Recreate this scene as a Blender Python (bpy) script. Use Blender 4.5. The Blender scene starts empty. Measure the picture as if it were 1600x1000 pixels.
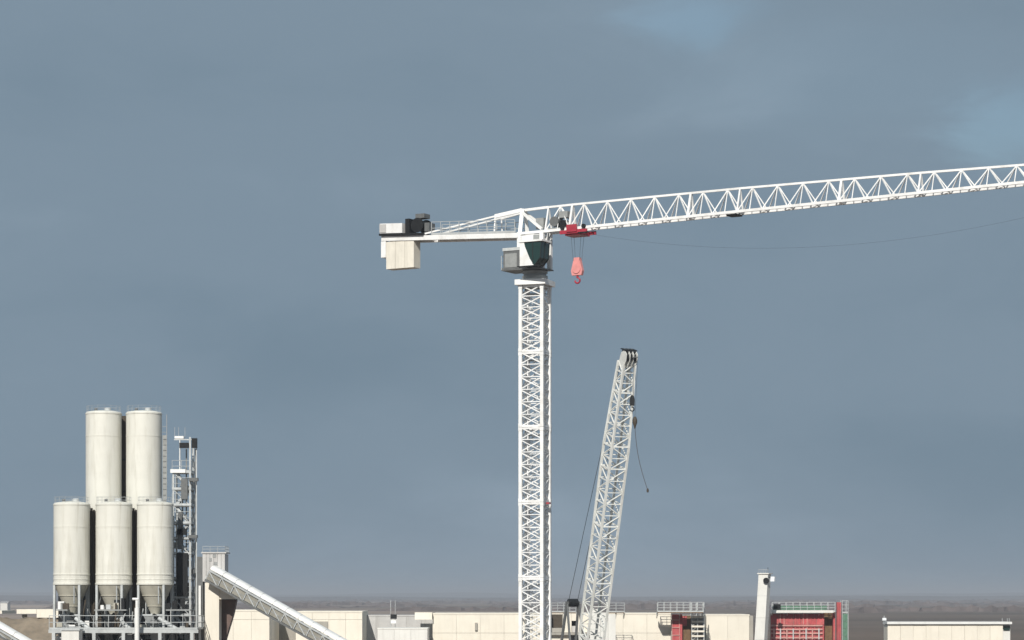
import bpy, math, random
from mathutils import Vector, Matrix, noise
random.seed(7)
PI = math.pi
SC = bpy.context.scene
COL = SC.collection
rad = math.radians

# ------------------------------------------------------------------ camera
F = 3920.0          # focal length in photo pixels (1600 wide)
H = 10.0            # eye height, metres above the site
HOR = 932.0         # horizon row in the photo
cam_d = bpy.data.cameras.new('camera')
cam = bpy.data.objects.new('camera', cam_d)
COL.objects.link(cam)
cam.location = (0, 0, H)
cam.rotation_euler = (PI/2, 0, 0)
cam_d.sensor_width = 36.0
cam_d.lens = 36.0 * F / 1600.0
cam_d.shift_y = (HOR - 500.0) / 1600.0
cam_d.clip_start = 0.5
cam_d.clip_end = 80000
SC.camera = cam

# ------------------------------------------------------------------ light
SUN_AZ, SUN_EL = 12.0, 34.0       # degrees to the left of straight behind the camera, elevation
world = bpy.data.worlds.new('World')
SC.world = world
world.use_nodes = True
nt = world.node_tree
nt.nodes.clear()
def N(t, kind, **kw):
    n = t.nodes.new(kind)
    for k, v in kw.items():
        if k == 'inp':
            for kk, vv in v.items():
                n.inputs[kk].default_value = vv
        else:
            setattr(n, k, v)
    return n
def ramp(t, stops, interp='EASE'):
    r = t.nodes.new('ShaderNodeValToRGB')
    r.color_ramp.interpolation = interp
    e = r.color_ramp.elements
    e[0].position, e[0].color = stops[0][0], (*stops[0][1], 1)
    e[1].position, e[1].color = stops[-1][0], (*stops[-1][1], 1)
    for p, c in stops[1:-1]:
        x = e.new(p); x.color = (*c, 1)
    return r
sky = N(nt, 'ShaderNodeTexSky', sky_type='NISHITA', sun_disc=False)
sky.sun_elevation = rad(SUN_EL)
sky.sun_rotation = rad(180 + SUN_AZ)
sky.air_density = 1.0; sky.dust_density = 2.2; sky.ozone_density = 0.2
bg_sky = N(nt, 'ShaderNodeBackground', inp={'Strength': 0.105})
tint = N(nt, 'ShaderNodeMix', data_type='RGBA', blend_type='MULTIPLY'); tint.inputs['Factor'].default_value = 1.0
tint.inputs['B'].default_value = (0.86, 1.0, 1.0, 1)
nt.links.new(sky.outputs[0], tint.inputs['A']); nt.links.new(tint.outputs['Result'], bg_sky.inputs['Color'])
# a slate-grey cloud sheet: broad soft swells, a few thin places where the blue comes through
tc = N(nt, 'ShaderNodeTexCoord')
mp = N(nt, 'ShaderNodeMapping'); mp.inputs['Scale'].default_value = (3.4, 3.4, 7.5)
mp.inputs['Location'].default_value = (1.35, 0.0, 2.1)
nt.links.new(tc.outputs['Generated'], mp.inputs['Vector'])
n1 = N(nt, 'ShaderNodeTexNoise', inp={'Scale': 1.0, 'Detail': 4.0, 'Roughness': 0.45, 'Distortion': 0.3})
nt.links.new(mp.outputs[0], n1.inputs['Vector'])
mp2 = N(nt, 'ShaderNodeMapping'); mp2.inputs['Scale'].default_value = (9.0, 9.0, 26.0)
mp2.inputs['Location'].default_value = (4.2, 1.0, 0.4)
nt.links.new(tc.outputs['Generated'], mp2.inputs['Vector'])
n2 = N(nt, 'ShaderNodeTexNoise', inp={'Scale': 1.0, 'Detail': 8.0, 'Roughness': 0.58, 'Distortion': 0.5})
nt.links.new(mp2.outputs[0], n2.inputs['Vector'])
mixn = N(nt, 'ShaderNodeMath', operation='MULTIPLY_ADD', inp={1: 0.32})
nt.links.new(n2.outputs['Fac'], mixn.inputs[0]); nt.links.new(n1.outputs['Fac'], mixn.inputs[2])
cr = ramp(nt, [(0.40, (0.176, 0.250, 0.320)), (0.62, (0.207, 0.282, 0.355)), (0.86, (0.264, 0.345, 0.425))])
nt.links.new(mixn.outputs[0], cr.inputs[0])
bg_cl = N(nt, 'ShaderNodeBackground', inp={'Strength': 1.0})
nt.links.new(cr.outputs[0], bg_cl.inputs['Color'])
# cover = 1 where the sheet is thick; breaks drift in at a few places over the jib
def brk(px, py, wx, wz, amt):
    d = Vector(((px-800)/F, 1.0, (HOR-py)/F)).normalized()
    sub = N(nt, 'ShaderNodeVectorMath', operation='SUBTRACT', inp={1: d}); nt.links.new(tc.outputs['Generated'], sub.inputs[0])
    wob = N(nt, 'ShaderNodeVectorMath', operation='MULTIPLY_ADD', inp={1: (0.11, 0.0, 0.05)})
    nt.links.new(n2.outputs['Color'], wob.inputs[0]); nt.links.new(sub.outputs[0], wob.inputs[2])
    off = N(nt, 'ShaderNodeVectorMath', operation='ADD', inp={1: (-0.055, 0, -0.025)}); nt.links.new(wob.outputs[0], off.inputs[0])
    sc_ = N(nt, 'ShaderNodeVectorMath', operation='MULTIPLY', inp={1: (F/wx, 4.0, F/wz)}); nt.links.new(off.outputs[0], sc_.inputs[0])
    ln = N(nt, 'ShaderNodeVectorMath', operation='LENGTH'); nt.links.new(sc_.outputs[0], ln.inputs[0])
    mr = N(nt, 'ShaderNodeMapRange', interpolation_type='SMOOTHERSTEP', inp={'From Min': 0.0, 'From Max': 1.0, 'To Min': amt, 'To Max': 0.0})
    nt.links.new(ln.outputs['Value'], mr.inputs['Value'])
    return mr.outputs[0]
acc = None
for args in ((1095, 15, 175, 85, 0.34), (1600, 195, 175, 110, 0.34), (1350, 120, 520, 150, 0.06), (1500, -150, 400, 130, 0.4), (500, -220, 500, 120, 0.4)):
    o_ = brk(*args)
    if acc is None: acc = o_
    else:
        ad = N(nt, 'ShaderNodeMath', operation='ADD'); nt.links.new(acc, ad.inputs[0]); nt.links.new(o_, ad.inputs[1]); acc = ad.outputs[0]
thin = N(nt, 'ShaderNodeMath', operation='SUBTRACT', use_clamp=True, inp={0: 1.0}); nt.links.new(acc, thin.inputs[1])
mixs = N(nt, 'ShaderNodeMixShader')
nt.links.new(thin.outputs[0], mixs.inputs[0])
nt.links.new(bg_sky.outputs[0], mixs.inputs[1]); nt.links.new(bg_cl.outputs[0], mixs.inputs[2])
wo = N(nt, 'ShaderNodeOutputWorld')
nt.links.new(mixs.outputs[0], wo.inputs['Surface'])

sun_d = bpy.data.lights.new('sun', 'SUN')
sun_d.energy = 4.5
sun_d.angle = rad(0.5)
sun_d.color = (1.0, 0.955, 0.88)
sun = bpy.data.objects.new('sun', sun_d)
COL.objects.link(sun)
to_sun = Vector((-math.sin(rad(SUN_AZ))*math.cos(rad(SUN_EL)), -math.cos(rad(SUN_AZ))*math.cos(rad(SUN_EL)), math.sin(rad(SUN_EL))))
sun.rotation_euler = to_sun.to_track_quat('Z', 'Y').to_euler()
sun.location = (-60, -60, 80)

SC.view_settings.view_transform = 'Standard'
SC.view_settings.look = 'None'
SC.view_settings.exposure = 0.0
SC.view_settings.gamma = 1.0
SC.view_settings.use_curve_mapping = False
SC.render.engine = 'CYCLES'
SC.cycles.max_bounces = 6
SC.cycles.volume_bounces = 0
SC.cycles.use_denoising = True

# ------------------------------------------------------------------ materials
def mat(name, col, rough=0.6, metal=0.0, var=0.12, scale=2.0, stain=0.0, stain_col=None, bump=0.0, bscale=20.0, streak=False, per_obj=0.0, spec=0.5):
    m = bpy.data.materials.new(name); m.use_nodes = True
    t = m.node_tree; b = t.nodes['Principled BSDF']
    b.inputs['Roughness'].default_value = rough
    b.inputs['Metallic'].default_value = metal
    b.inputs['Specular IOR Level'].default_value = spec
    c = N(t, 'ShaderNodeTexCoord')
    no = N(t, 'ShaderNodeTexNoise', inp={'Scale': scale, 'Detail': 6.0, 'Roughness': 0.6})
    t.links.new(c.outputs['Object'], no.inputs['Vector'])
    lo = tuple(x*(1-var) for x in col); hi = tuple(min(1, x*(1+var)) for x in col)
    r = ramp(t, [(0.3, lo), (0.7, hi)], 'LINEAR')
    t.links.new(no.outputs['Fac'], r.inputs[0])
    out = r.outputs[0]
    if stain > 0:
        mp_ = N(t, 'ShaderNodeMapping')
        mp_.inputs['Scale'].default_value = (1.6, 1.6, 0.16) if streak else (0.7, 0.7, 0.7)
        t.links.new(c.outputs['Object'], mp_.inputs['Vector'])
        n_ = N(t, 'ShaderNodeTexNoise', inp={'Scale': 1.5, 'Detail': 7.0, 'Roughness': 0.65})
        t.links.new(mp_.outputs[0], n_.inputs['Vector'])
        r2 = ramp(t, [(0.50, (0, 0, 0)), (0.74, (stain,)*3)], 'LINEAR')
        t.links.new(n_.outputs['Fac'], r2.inputs[0])
        mx = N(t, 'ShaderNodeMix', data_type='RGBA')
        t.links.new(r2.outputs[0], mx.inputs['Factor'])
        t.links.new(out, mx.inputs['A'])
        sc_ = stain_col or tuple(x*0.45 for x in col)
        mx.inputs['B'].default_value = (*sc_, 1)
        out = mx.outputs['Result']
    if per_obj > 0:
        oi = N(t, 'ShaderNodeObjectInfo')
        mr = N(t, 'ShaderNodeMapRange', inp={'To Min': 1-per_obj, 'To Max': 1+per_obj})
        t.links.new(oi.outputs['Random'], mr.inputs['Value'])
        hs = N(t, 'ShaderNodeHueSaturation')
        t.links.new(mr.outputs[0], hs.inputs['Value']); t.links.new(out, hs.inputs['Color'])
        out = hs.outputs[0]
    t.links.new(out, b.inputs['Base Color'])
    if bump > 0:
        bn = N(t, 'ShaderNodeTexNoise', inp={'Scale': bscale, 'Detail': 4.0})
        t.links.new(c.outputs['Object'], bn.inputs['Vector'])
        bp = N(t, 'ShaderNodeBump', inp={'Strength': bump, 'Distance': 0.05})
        t.links.new(bn.outputs['Fac'], bp.inputs['Height'])
        t.links.new(bp.outputs[0], b.inputs['Normal'])
    return m
M = {}
M['white'] = mat('white_paint', (0.80, 0.80, 0.79), 0.45, var=0.05, scale=1.2, stain=0.5, stain_col=(0.45, 0.42, 0.37), per_obj=0.06)
M['offwhite'] = mat('weathered_white_paint', (0.74, 0.745, 0.71), 0.5, var=0.08, scale=1.2, stain=0.45, stain_col=(0.40, 0.38, 0.31), per_obj=0.06)
M['ballast'] = mat('ballast_concrete', (0.72, 0.68, 0.59), 0.85, var=0.07, scale=1.5, stain=0.35, streak=True, bump=0.2, per_obj=0.05)
M['silo'] = mat('silo_paint', (0.69, 0.68, 0.615), 0.5, var=0.05, scale=0.5, stain=0.75, stain_col=(0.48, 0.46, 0.39), streak=True, per_obj=0.03)
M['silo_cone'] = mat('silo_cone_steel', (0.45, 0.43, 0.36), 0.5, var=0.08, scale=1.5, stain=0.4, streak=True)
M['galv'] = mat('galvanised_steel', (0.50, 0.52, 0.52), 0.45, 0.35, var=0.14, scale=3, stain=0.3, per_obj=0.08)
M['palesteel'] = mat('pale_grey_steel', (0.47, 0.49, 0.49), 0.5, 0.0, var=0.10, scale=3, stain=0.4, per_obj=0.06)
M['dark'] = mat('dark_steel', (0.012, 0.013, 0.014), 0.6, 0.0, var=0.3, scale=4, spec=0.2)  # near black also carries the shade on the aggregate bin
M['darkgrey'] = mat('dark_grey_paint', (0.12, 0.125, 0.125), 0.55, var=0.2, scale=3, stain=0.3)
M['midgrey'] = mat('mid_grey_paint', (0.27, 0.28, 0.275), 0.55, var=0.15, scale=3, stain=0.3)
M['rust'] = mat('brown_steel', (0.055, 0.042, 0.028), 0.7, var=0.25, scale=2.5)  # also on the tubes standing in for shade between the front silos
M['shadow_block'] = mat('shadow_brown', (0.13, 0.088, 0.075), 0.75, var=0.25, scale=1.5)  # brown for the block that replaces the conveyor's cast shadow
M['red'] = mat('red_paint', (0.36, 0.022, 0.045), 0.45, var=0.15, scale=2.0, stain=0.35, stain_col=(0.30, 0.10, 0.08))
M['palered'] = mat('sun_bleached_red_paint', (0.68, 0.27, 0.255), 0.45, var=0.12, scale=2.0)
M['formred'] = mat('formwork_red', (0.46, 0.08, 0.085), 0.55, var=0.25, scale=2.0, stain=0.5, stain_col=(0.30, 0.20, 0.16), per_obj=0.15)
M['formpink'] = mat('dusty_red_steel', (0.55, 0.27, 0.24), 0.6, var=0.2, scale=2.5, stain=0.5, stain_col=(0.5, 0.42, 0.36))
M['timber'] = mat('timber_brown', (0.16, 0.095, 0.045), 0.75, var=0.25, scale=3.0)
M['green'] = mat('green_netting', (0.10, 0.20, 0.14), 0.8, var=0.25, scale=3.0)
M['cream'] = mat('cream_concrete', (0.77, 0.72, 0.62), 0.85, var=0.05, scale=0.5, stain=0.20, stain_col=(0.50, 0.44, 0.35), streak=True, bump=0.15, bscale=6, per_obj=0.025)
M['whiteconc'] = mat('pale_concrete', (0.72, 0.71, 0.67), 0.8, var=0.06, scale=0.6, stain=0.35, stain_col=(0.45, 0.43, 0.40), streak=True, per_obj=0.03)
M['greyconc'] = mat('grey_concrete', (0.36, 0.34, 0.30), 0.85, var=0.12, scale=0.5, stain=0.4, streak=True, bump=0.15, bscale=6, per_obj=0.06)  # its grey carries the shade on the recess wall and recess slab
M['cladding'] = mat('grey_cladding', (0.50, 0.49, 0.475), 0.5, var=0.08, scale=1.0, stain=0.4, stain_col=(0.3, 0.28, 0.25), streak=True, per_obj=0.05)  # its grey carries the shade on the recessed wall between the blocks
M['whitecover'] = mat('white_sheet_cover', (0.78, 0.78, 0.76), 0.4, var=0.05, scale=1.0, stain=0.3, stain_col=(0.5, 0.48, 0.44), per_obj=0.04)
M['sidesheet'] = mat('dusty_grey_sheet', (0.25, 0.24, 0.205), 0.7, var=0.15, scale=1.5, stain=0.5, per_obj=0.1)
M['rope'] = mat('steel_rope', (0.07, 0.085, 0.10), 0.5, 0.3, var=0.1)
M['lamp'] = mat('lamp_white', (0.85, 0.88, 0.9), 0.25, var=0.02)
g = bpy.data.materials.new('tinted_glass'); g.use_nodes = True
gb = g.node_tree.nodes['Principled BSDF']
gb.inputs['Base Color'].default_value = (0.012, 0.035, 0.03, 1); gb.inputs['Roughness'].default_value = 0.08
gb.inputs['Specular IOR Level'].default_value = 0.6
M['glass'] = g
# earth and far country
def ground_mat():
    m = bpy.data.materials.new('plain_ground'); m.use_nodes = True
    t = m.node_tree; b = t.nodes['Principled BSDF']; b.inputs['Roughness'].default_value = 0.95
    b.inputs['Specular IOR Level'].default_value = 0.1
    c = N(t, 'ShaderNodeTexCoord')
    n_a = N(t, 'ShaderNodeTexNoise', inp={'Scale': 0.0022, 'Detail': 6.0, 'Roughness': 0.6})
    n_b = N(t, 'ShaderNodeTexVoronoi', inp={'Scale': 0.0035, 'Randomness': 1.0})
    n_c = N(t, 'ShaderNodeTexNoise', inp={'Scale': 0.15, 'Detail': 6.0})
    for n_ in (n_a, n_b, n_c): t.links.new(c.outputs['Object'], n_.inputs['Vector'])
    ra = ramp(t, [(0.35, (0.11, 0.09, 0.076)), (0.5, (0.165, 0.13, 0.106)), (0.68, (0.23, 0.175, 0.138))], 'LINEAR')
    t.links.new(n_a.outputs['Fac'], ra.inputs[0])
    hv = N(t, 'ShaderNodeSeparateColor'); t.links.new(n_b.outputs['Color'], hv.inputs[0])
    mr = N(t, 'ShaderNodeMapRange', inp={'To Min': 0.72, 'To Max': 1.25}); t.links.new(hv.outputs[0], mr.inputs['Value'])
    hs = N(t, 'ShaderNodeHueSaturation'); t.links.new(ra.outputs[0], hs.inputs['Color']); t.links.new(mr.outputs[0], hs.inputs['Value'])
    mr2 = N(t, 'ShaderNodeMapRange', inp={'To Min': 0.8, 'To Max': 1.2}); t.links.new(n_c.outputs['Fac'], mr2.inputs['Value'])
    hs2 = N(t, 'ShaderNodeHueSaturation'); t.links.new(hs.outputs[0], hs2.inputs['Color']); t.links.new(mr2.outputs[0], hs2.inputs['Value'])
    sx_ = N(t, 'ShaderNodeSeparateXYZ'); t.links.new(c.outputs['Object'], sx_.inputs[0])
    rt_ = N(t, 'ShaderNodeMath', operation='DIVIDE'); t.links.new(sx_.outputs[0], rt_.inputs[0]); t.links.new(sx_.outputs[1], rt_.inputs[1])
    ad_ = N(t, 'ShaderNodeMath', operation='MULTIPLY_ADD', inp={1: 0.25}); t.links.new(n_a.outputs['Fac'], ad_.inputs[0]); t.links.new(rt_.outputs[0], ad_.inputs[2])
    mr3 = N(t, 'ShaderNodeMapRange', inp={'From Min': -0.05, 'From Max': 0.22, 'To Min': 2.0, 'To Max': 0.8}); t.links.new(ad_.outputs[0], mr3.inputs['Value'])
    hs3 = N(t, 'ShaderNodeHueSaturation'); t.links.new(hs2.outputs[0], hs3.inputs['Color']); t.links.new(mr3.outputs[0], hs3.inputs['Value'])
    t.links.new(hs3.outputs[0], b.inputs['Base Color'])
    return m
M['ground'] = ground_mat()
M['hill'] = mat('hill_scrub', (0.13, 0.112, 0.108), 0.95, var=0.4, scale=0.004, spec=0.1)
M['earth'] = mat('bare_earth', (0.24, 0.195, 0.145), 0.95, var=0.22, scale=0.5, stain=0.5, stain_col=(0.12, 0.11, 0.09), bump=0.5, bscale=2.0, spec=0.1)

# ------------------------------------------------------------------ helpers
def W(px, py, Y):
    """a world point at distance Y that the photo shows at pixel (px, py)"""
    return Vector(((px-800.0)/F*Y, Y, H+(HOR-py)/F*Y))
def WX(px, Y): return (px-800.0)/F*Y
def WZ(py, Y): return H+(HOR-py)/F*Y
ORG = {}
class MB:
    def __init__(s): s.v = []; s.f = []; s.sm = []
    def add(s, vs, fs, smooth=False):
        o = len(s.v); s.v += [Vector(p) for p in vs]
        s.f += [tuple(i+o for i in f) for f in fs]; s.sm += [smooth]*len(fs)
        return s
    def hexa(s, p):   # 8 corners: bottom ring 0-3, top ring 4-7
        return s.add(p, [(3,2,1,0),(4,5,6,7),(0,1,5,4),(1,2,6,5),(2,3,7,6),(3,0,4,7)])
    def box(s, x0, x1, y0, y1, z0, z1, fr=None):
        p = [(x0,y0,z0),(x1,y0,z0),(x1,y1,z0),(x0,y1,z0),(x0,y0,z1),(x1,y0,z1),(x1,y1,z1),(x0,y1,z1)]
        if fr: p = [fr(*q) for q in p]
        return s.hexa(p)
    def bar(s, p, q, w, h=None, up=(0,0,1)):
        p = Vector(p); q = Vector(q); h = h or w
        d = (q-p).normalized(); u = Vector(up)
        if abs(d.dot(u)) > 0.98: u = Vector((0,1,0))
        a = d.cross(u).normalized(); b = a.cross(d)
        a *= w/2; b *= h/2
        return s.hexa([p-a-b,p+a-b,p+a+b,p-a+b,q-a-b,q+a-b,q+a+b,q-a+b])
    def tube(s, p, q, r, n=8, r2=None, cap=True):
        p = Vector(p); q = Vector(q); r2 = r if r2 is None else r2
        d = (q-p).normalized(); u = Vector((0,0,1)) if abs(d.z) < 0.95 else Vector((0,1,0))
        a = d.cross(u).normalized(); b = a.cross(d)
        c = [(math.cos(2*PI*i/n), math.sin(2*PI*i/n)) for i in range(n)]
        vs = [p+(a*x+b*y)*r for x, y in c]+[q+(a*x+b*y)*r2 for x, y in c]
        s.add(vs, [(i,(i+1)%n,n+(i+1)%n,n+i) for i in range(n)], True)
        if cap: s.add(vs, [tuple(reversed(range(n))), tuple(range(n,2*n))])
        return s
    def path(s, pts, r, n=5):
        for a, b in zip(pts, pts[1:]): s.tube(a, b, r, n, cap=False)
        return s
    def lathe(s, prof, c, n=48, cap=False):
        c = Vector(c); vs = []
        for r, z in prof:
            vs += [c+Vector((r*math.cos(2*PI*i/n), r*math.sin(2*PI*i/n), z)) for i in range(n)]
        for k in range(len(prof)-1):
            s.add(vs[k*n:(k+2)*n], [(i,(i+1)%n,n+(i+1)%n,n+i) for i in range(n)], True)
        if cap:
            s.add(vs[:n], [tuple(reversed(range(n)))]); s.add(vs[-n:], [tuple(range(n))])
        return s
    def prism(s, poly, a, b, fr):   # poly in (u,w), extruded v from a to b
        n = len(poly)
        vs = [fr(u,a,w) for u,w in poly]+[fr(u,b,w) for u,w in poly]
        return s.add(vs, [tuple(range(n)), tuple(reversed(range(n,2*n)))]+[(i,n+i,n+(i+1)%n,(i+1)%n) for i in range(n)])
    def build(s, name, m, parent=None, org=None):
        me = bpy.data.meshes.new(name)
        o0 = ORG.get(parent.as_pointer(), Vector((0,0,0))) if parent else (Vector(org) if org else Vector((0,0,0)))
        me.from_pydata([p-o0 for p in s.v], [], s.f)
        me.polygons.foreach_set('use_smooth', s.sm)
        me.materials.append(M[m]); me.update()
        # consistent outward normals
        import bmesh
        bm = bmesh.new(); bm.from_mesh(me)
        bmesh.ops.remove_doubles(bm, verts=bm.verts, dist=1e-5)
        bmesh.ops.recalc_face_normals(bm, faces=bm.faces)
        bm.to_mesh(me); bm.free()
        if any(s.sm):
            try: me.set_sharp_from_angle(angle=rad(40))
            except Exception: pass
        o = bpy.data.objects.new(name, me); COL.objects.link(o)
        if parent: o.parent = parent
        else: o.location = o0
        ORG[o.as_pointer()] = o0
        return o
KEEP = []
def tag(o, label, cat, group=None):
    o['label'] = label; o['category'] = cat
    if group: o['group'] = group
    return o
def thing(name, label, cat, loc, group=None):
    o = bpy.data.objects.new(name, None); COL.objects.link(o)
    o.location = loc; ORG[o.as_pointer()] = Vector(loc); KEEP.append(o)
    o.empty_display_size = 0.5
    return tag(o, label, cat, group)
def copy_tree(o, parent=None):
    c = o.copy(); COL.objects.link(c)
    if parent: c.parent = parent
    for ch in list(o.children): copy_tree(ch, c)
    return c
def structure(o): o['kind'] = 'structure'; return o

def railing(root, pts, h=1.1, m='galv', post=1.6, name='guard_rail', r=0.028, rails=(1.0, 0.52), toe=True):
    """posts and rails along a polyline of deck points; one part per straight run"""
    pts = [Vector(p) for p in pts]; out = []
    for a, b in zip(pts, pts[1:]):
        mb = MB(); L = (b-a).length; n = max(1, int(round(L/post)))
        for i in range(n+1):
            p = a.lerp(b, i/n); mb.tube(p, p+Vector((0,0,h)), r, 5)
        for k in rails: mb.tube(a+Vector((0,0,h*k)), b+Vector((0,0,h*k)), r, 5)
        if toe: mb.bar(a+Vector((0,0,0.09)), b+Vector((0,0,0.09)), 0.02, 0.16)
        out.append(mb.build(name, m, root))
    return out

# ------------------------------------------------------------------ ground and far country
me = MB()
nx, ny = 2, 2
me.add([(-14000,-600,0),(14000,-600,0),(14000,24000,0),(-14000,24000,0)], [(0,1,2,3)])
structure(me.build('ground', 'ground'))
def hills(name, y0, depth, hmax, seed, bias, nx=160, ny=14, half=9000):
    mb = MB(); vs = []
    for j in range(ny+1):
        tj = j/ny; prof = math.sin(PI*min(1, tj*1.0))
        for i in range(nx+1):
            x = -half+2*half*i/nx
            hgt = 0.55+0.45*noise.noise(Vector((x*0.0009, seed, tj*1.3)))+0.20*noise.noise(Vector((x*0.004, seed+5, tj*3)))
            hgt += bias*(x/half)
            vs.append((x, y0+depth*tj+200*noise.noise(Vector((x*0.0006, seed+9, 0))), -0.5+max(0.0, hgt)*hmax*prof))
    fs = [(j*(nx+1)+i, j*(nx+1)+i+1, (j+1)*(nx+1)+i+1, (j+1)*(nx+1)+i) for j in range(ny) for i in range(nx)]
    mb.add(vs, fs, True)
    return structure(mb.build(name, 'hill'))
hills('hills', 5200, 2600, 17, 3.1, -0.35)
hills('hills', 9500, 4200, 40, 8.7, -0.20)

def far_woods():
    rn = random.Random(21); mb = MB()
    for i in range(150):
        Y = rn.uniform(1500, 7000); half = Y*0.26; cx = rn.uniform(-half, half); L = rn.uniform(25, 190); dy = rn.uniform(-0.25, 0.25)
        hmax = rn.uniform(1.5, 5.5); nseg = max(6, int(L/4)); dep = rn.uniform(8, 45)
        top = []; bot = []; tb = []; bb_ = []
        for k in range(nseg+1):
            t_ = k/nseg; x = cx+L*(t_-0.5); y = Y+L*(t_-0.5)*dy+rn.uniform(-3, 3)
            z = hmax*(0.45+0.55*rn.random())*(min(1, 5*t_, 5*(1-t_)) if 0 < t_ < 1 else 0.1)
            bot.append(Vector((x, y, -0.2))); top.append(Vector((x+rn.uniform(-2, 2), y+2, z))); tb.append(Vector((x, y+dep, z*0.9))); bb_.append(Vector((x, y+dep+2, -0.2)))
        n_ = nseg+1; vs = bot+top+tb+bb_
        fs = [(r*n_+k, r*n_+k+1, (r+1)*n_+k+1, (r+1)*n_+k) for r in range(3) for k in range(nseg)]
        mb.add(vs, fs)
    o = mb.build('far_woodland', 'wood'); o['kind'] = 'stuff'; o['label'] = 'far hedges and woods across the hazy plain'; o['category'] = 'woodland'
M['wood'] = mat('far_wood_foliage', (0.115, 0.092, 0.086), 0.95, var=0.35, scale=0.05, spec=0.05)
far_woods()

# ------------------------------------------------------------------ tower crane
D0 = 200.0; S0 = F/D0
CX = WX(836, D0)
crane = thing('tower_crane', 'white flat-top tower crane with long lattice jib and red hook block', 'crane', (CX, D0, 0))
TH = rad(19.4)
def mf(x, y, z):    # mast frame
    return Vector((CX+x*math.cos(TH)+y*math.sin(TH), D0-x*math.sin(TH)+y*math.cos(TH), z))
HW = 0.90
zs = [0.0, 5.5, 11.5, 17.5, 23.47, 29.44, 34.75]
MB().box(-2.6, 2.6, -2.6, 2.6, 0.0, 0.55, mf).build('base_slab', 'greyconc', crane)
for si in range(len(zs)-1):
    z0, z1 = zs[si]+(0.55 if si == 0 else 0), zs[si+1]
    # joint collar frame at the bottom of each section carries the section's pieces
    mb = MB(); mt_ = MB()
    for s in (-1, 1):
        mb.bar(mf(-HW, s*HW, z0+0.07), mf(HW, s*HW, z0+0.07), 0.13, 0.16); mb.bar(mf(s*HW, -HW, z0+0.07), mf(s*HW, HW, z0+0.07), 0.13, 0.16)
        mt_.bar(mf(-HW, s*HW, z1-0.11), mf(HW, s*HW, z1-0.11), 0.12, 0.14); mt_.bar(mf(s*HW, -HW, z1-0.11), mf(s*HW, HW, z1-0.11), 0.12, 0.14)
    sec = mb.build('mast_section', 'white', crane)
    mt_.build('joint_frame', 'white', sec)
    for sx in (-1, 1):
        for sy in (-1, 1):
            c = MB(); c.box(sx*HW-0.135, sx*HW+0.135, sy*HW-0.135, sy*HW+0.135, z0, z1-0.02, mf)
            c.box(sx*HW-0.155, sx*HW+0.155, sy*HW-0.155, sy*HW+0.155, z0+0.001, z0+0.28, mf)
            c.box(sx*HW-0.155, sx*HW+0.155, sy*HW-0.155, sy*HW+0.155, z1-0.30, z1-0.021, mf)
            c.build('chord', 'white', sec)
    nb = 6; dz = (z1-z0)/nb
    for fi in range(4):
        for k in range(nb):
            a0, a1 = z0+dz*k+0.04, z0+dz*(k+1)-0.04
            lft = (k+fi) % 2 == 0
            e0, e1 = (-HW, HW) if lft else (HW, -HW)
            P = {0: lambda e, z: mf(e, -HW, z), 1: lambda e, z: mf(HW, e, z), 2: lambda e, z: mf(e, HW, z), 3: lambda e, z: mf(-HW, e, z)}[fi]
            MB().bar(P(e0, a0), P(e1, a1), 0.088).build('mast_brace', 'white', sec)
            if fi in (0, 2): MB().bar(P(e1, a0), P(e0, a1), 0.075).build('mast_brace', 'white', sec)
            if k: MB().bar(P(-HW, z0+dz*k), P(HW, z0+dz*k), 0.07).build('mast_rung', 'white', sec)
    # ladder with rungs, and a landing
    lad = MB()
    lx = -0.28 if si % 2 else 0.12
    for e in (0, 0.4): lad.bar(mf(lx+e, 0.1, z0), mf(lx+e, 0.1, z1), 0.05)
    k = z0+0.15
    while k < z1-0.1:
        lad.bar(mf(lx, 0.1, k), mf(lx+0.4, 0.1, k), 0.03); k += 0.30
    lad.build('ladder', 'palesteel', sec)
    k = z0+2.3
    while k < z1-0.2:
        cg = MB()
        for a in range(6):
            t0, t1 = PI*a/6, PI*(a+1)/6
            cg.bar(mf(lx+0.2-0.38*math.cos(t0), 0.1-0.62*math.sin(t0), k), mf(lx+0.2-0.38*math.cos(t1), 0.1-0.62*math.sin(t1), k), 0.04)
        cg.build('cage_hoop', 'palesteel', sec)
        k += 0.75
    land = MB().box(-HW+0.12, HW-0.12, 0.15 if si % 2 else -0.1, HW-0.12, z1-0.62, z1-0.56, mf)
    land.build('landing', 'midgrey', sec)
    MB().box(-0.66, -0.60, -0.6, -0.54, z0, z1, mf).build('power_cable', 'midgrey', sec)
# flat guide plates inside the rear right corner
for z0_, z1_ in zip(zs, zs[1:]):
    MB().box(0.40, 0.745, HW-0.20, HW-0.16, max(z0_, 0.6)+0.05, (z1_ if z1_ < 34 else 33.6)-0.05, mf).build('guide_plate', 'white', crane)
# small sign plates on the mast
MB().box(HW+0.11, HW+0.35, -0.2, 0.2, 17.35, 17.5, mf).build('fixing_bracket', 'red', crane)
zt = zs[-1]
col_ = MB()
for s in (-1, 1):
    col_.box(-1.28, 1.28, s*1.06-0.22, s*1.06+0.22, zt, zt+0.42, mf)
    col_.box(s*1.06-0.22, s*1.06+0.22, -0.838, 0.838, zt+0.003, zt+0.417, mf)
col_.build('mast_collar', 'white', crane)
MB().lathe([(0.0,0.42),(1.02,0.42),(1.02,0.78),(0.9,0.78),(0.9,0.98),(1.0,0.98),(1.0,1.15),(0.0,1.15)], (CX, D0, zt), 40).build('slewing_ring', 'midgrey', crane)

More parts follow.
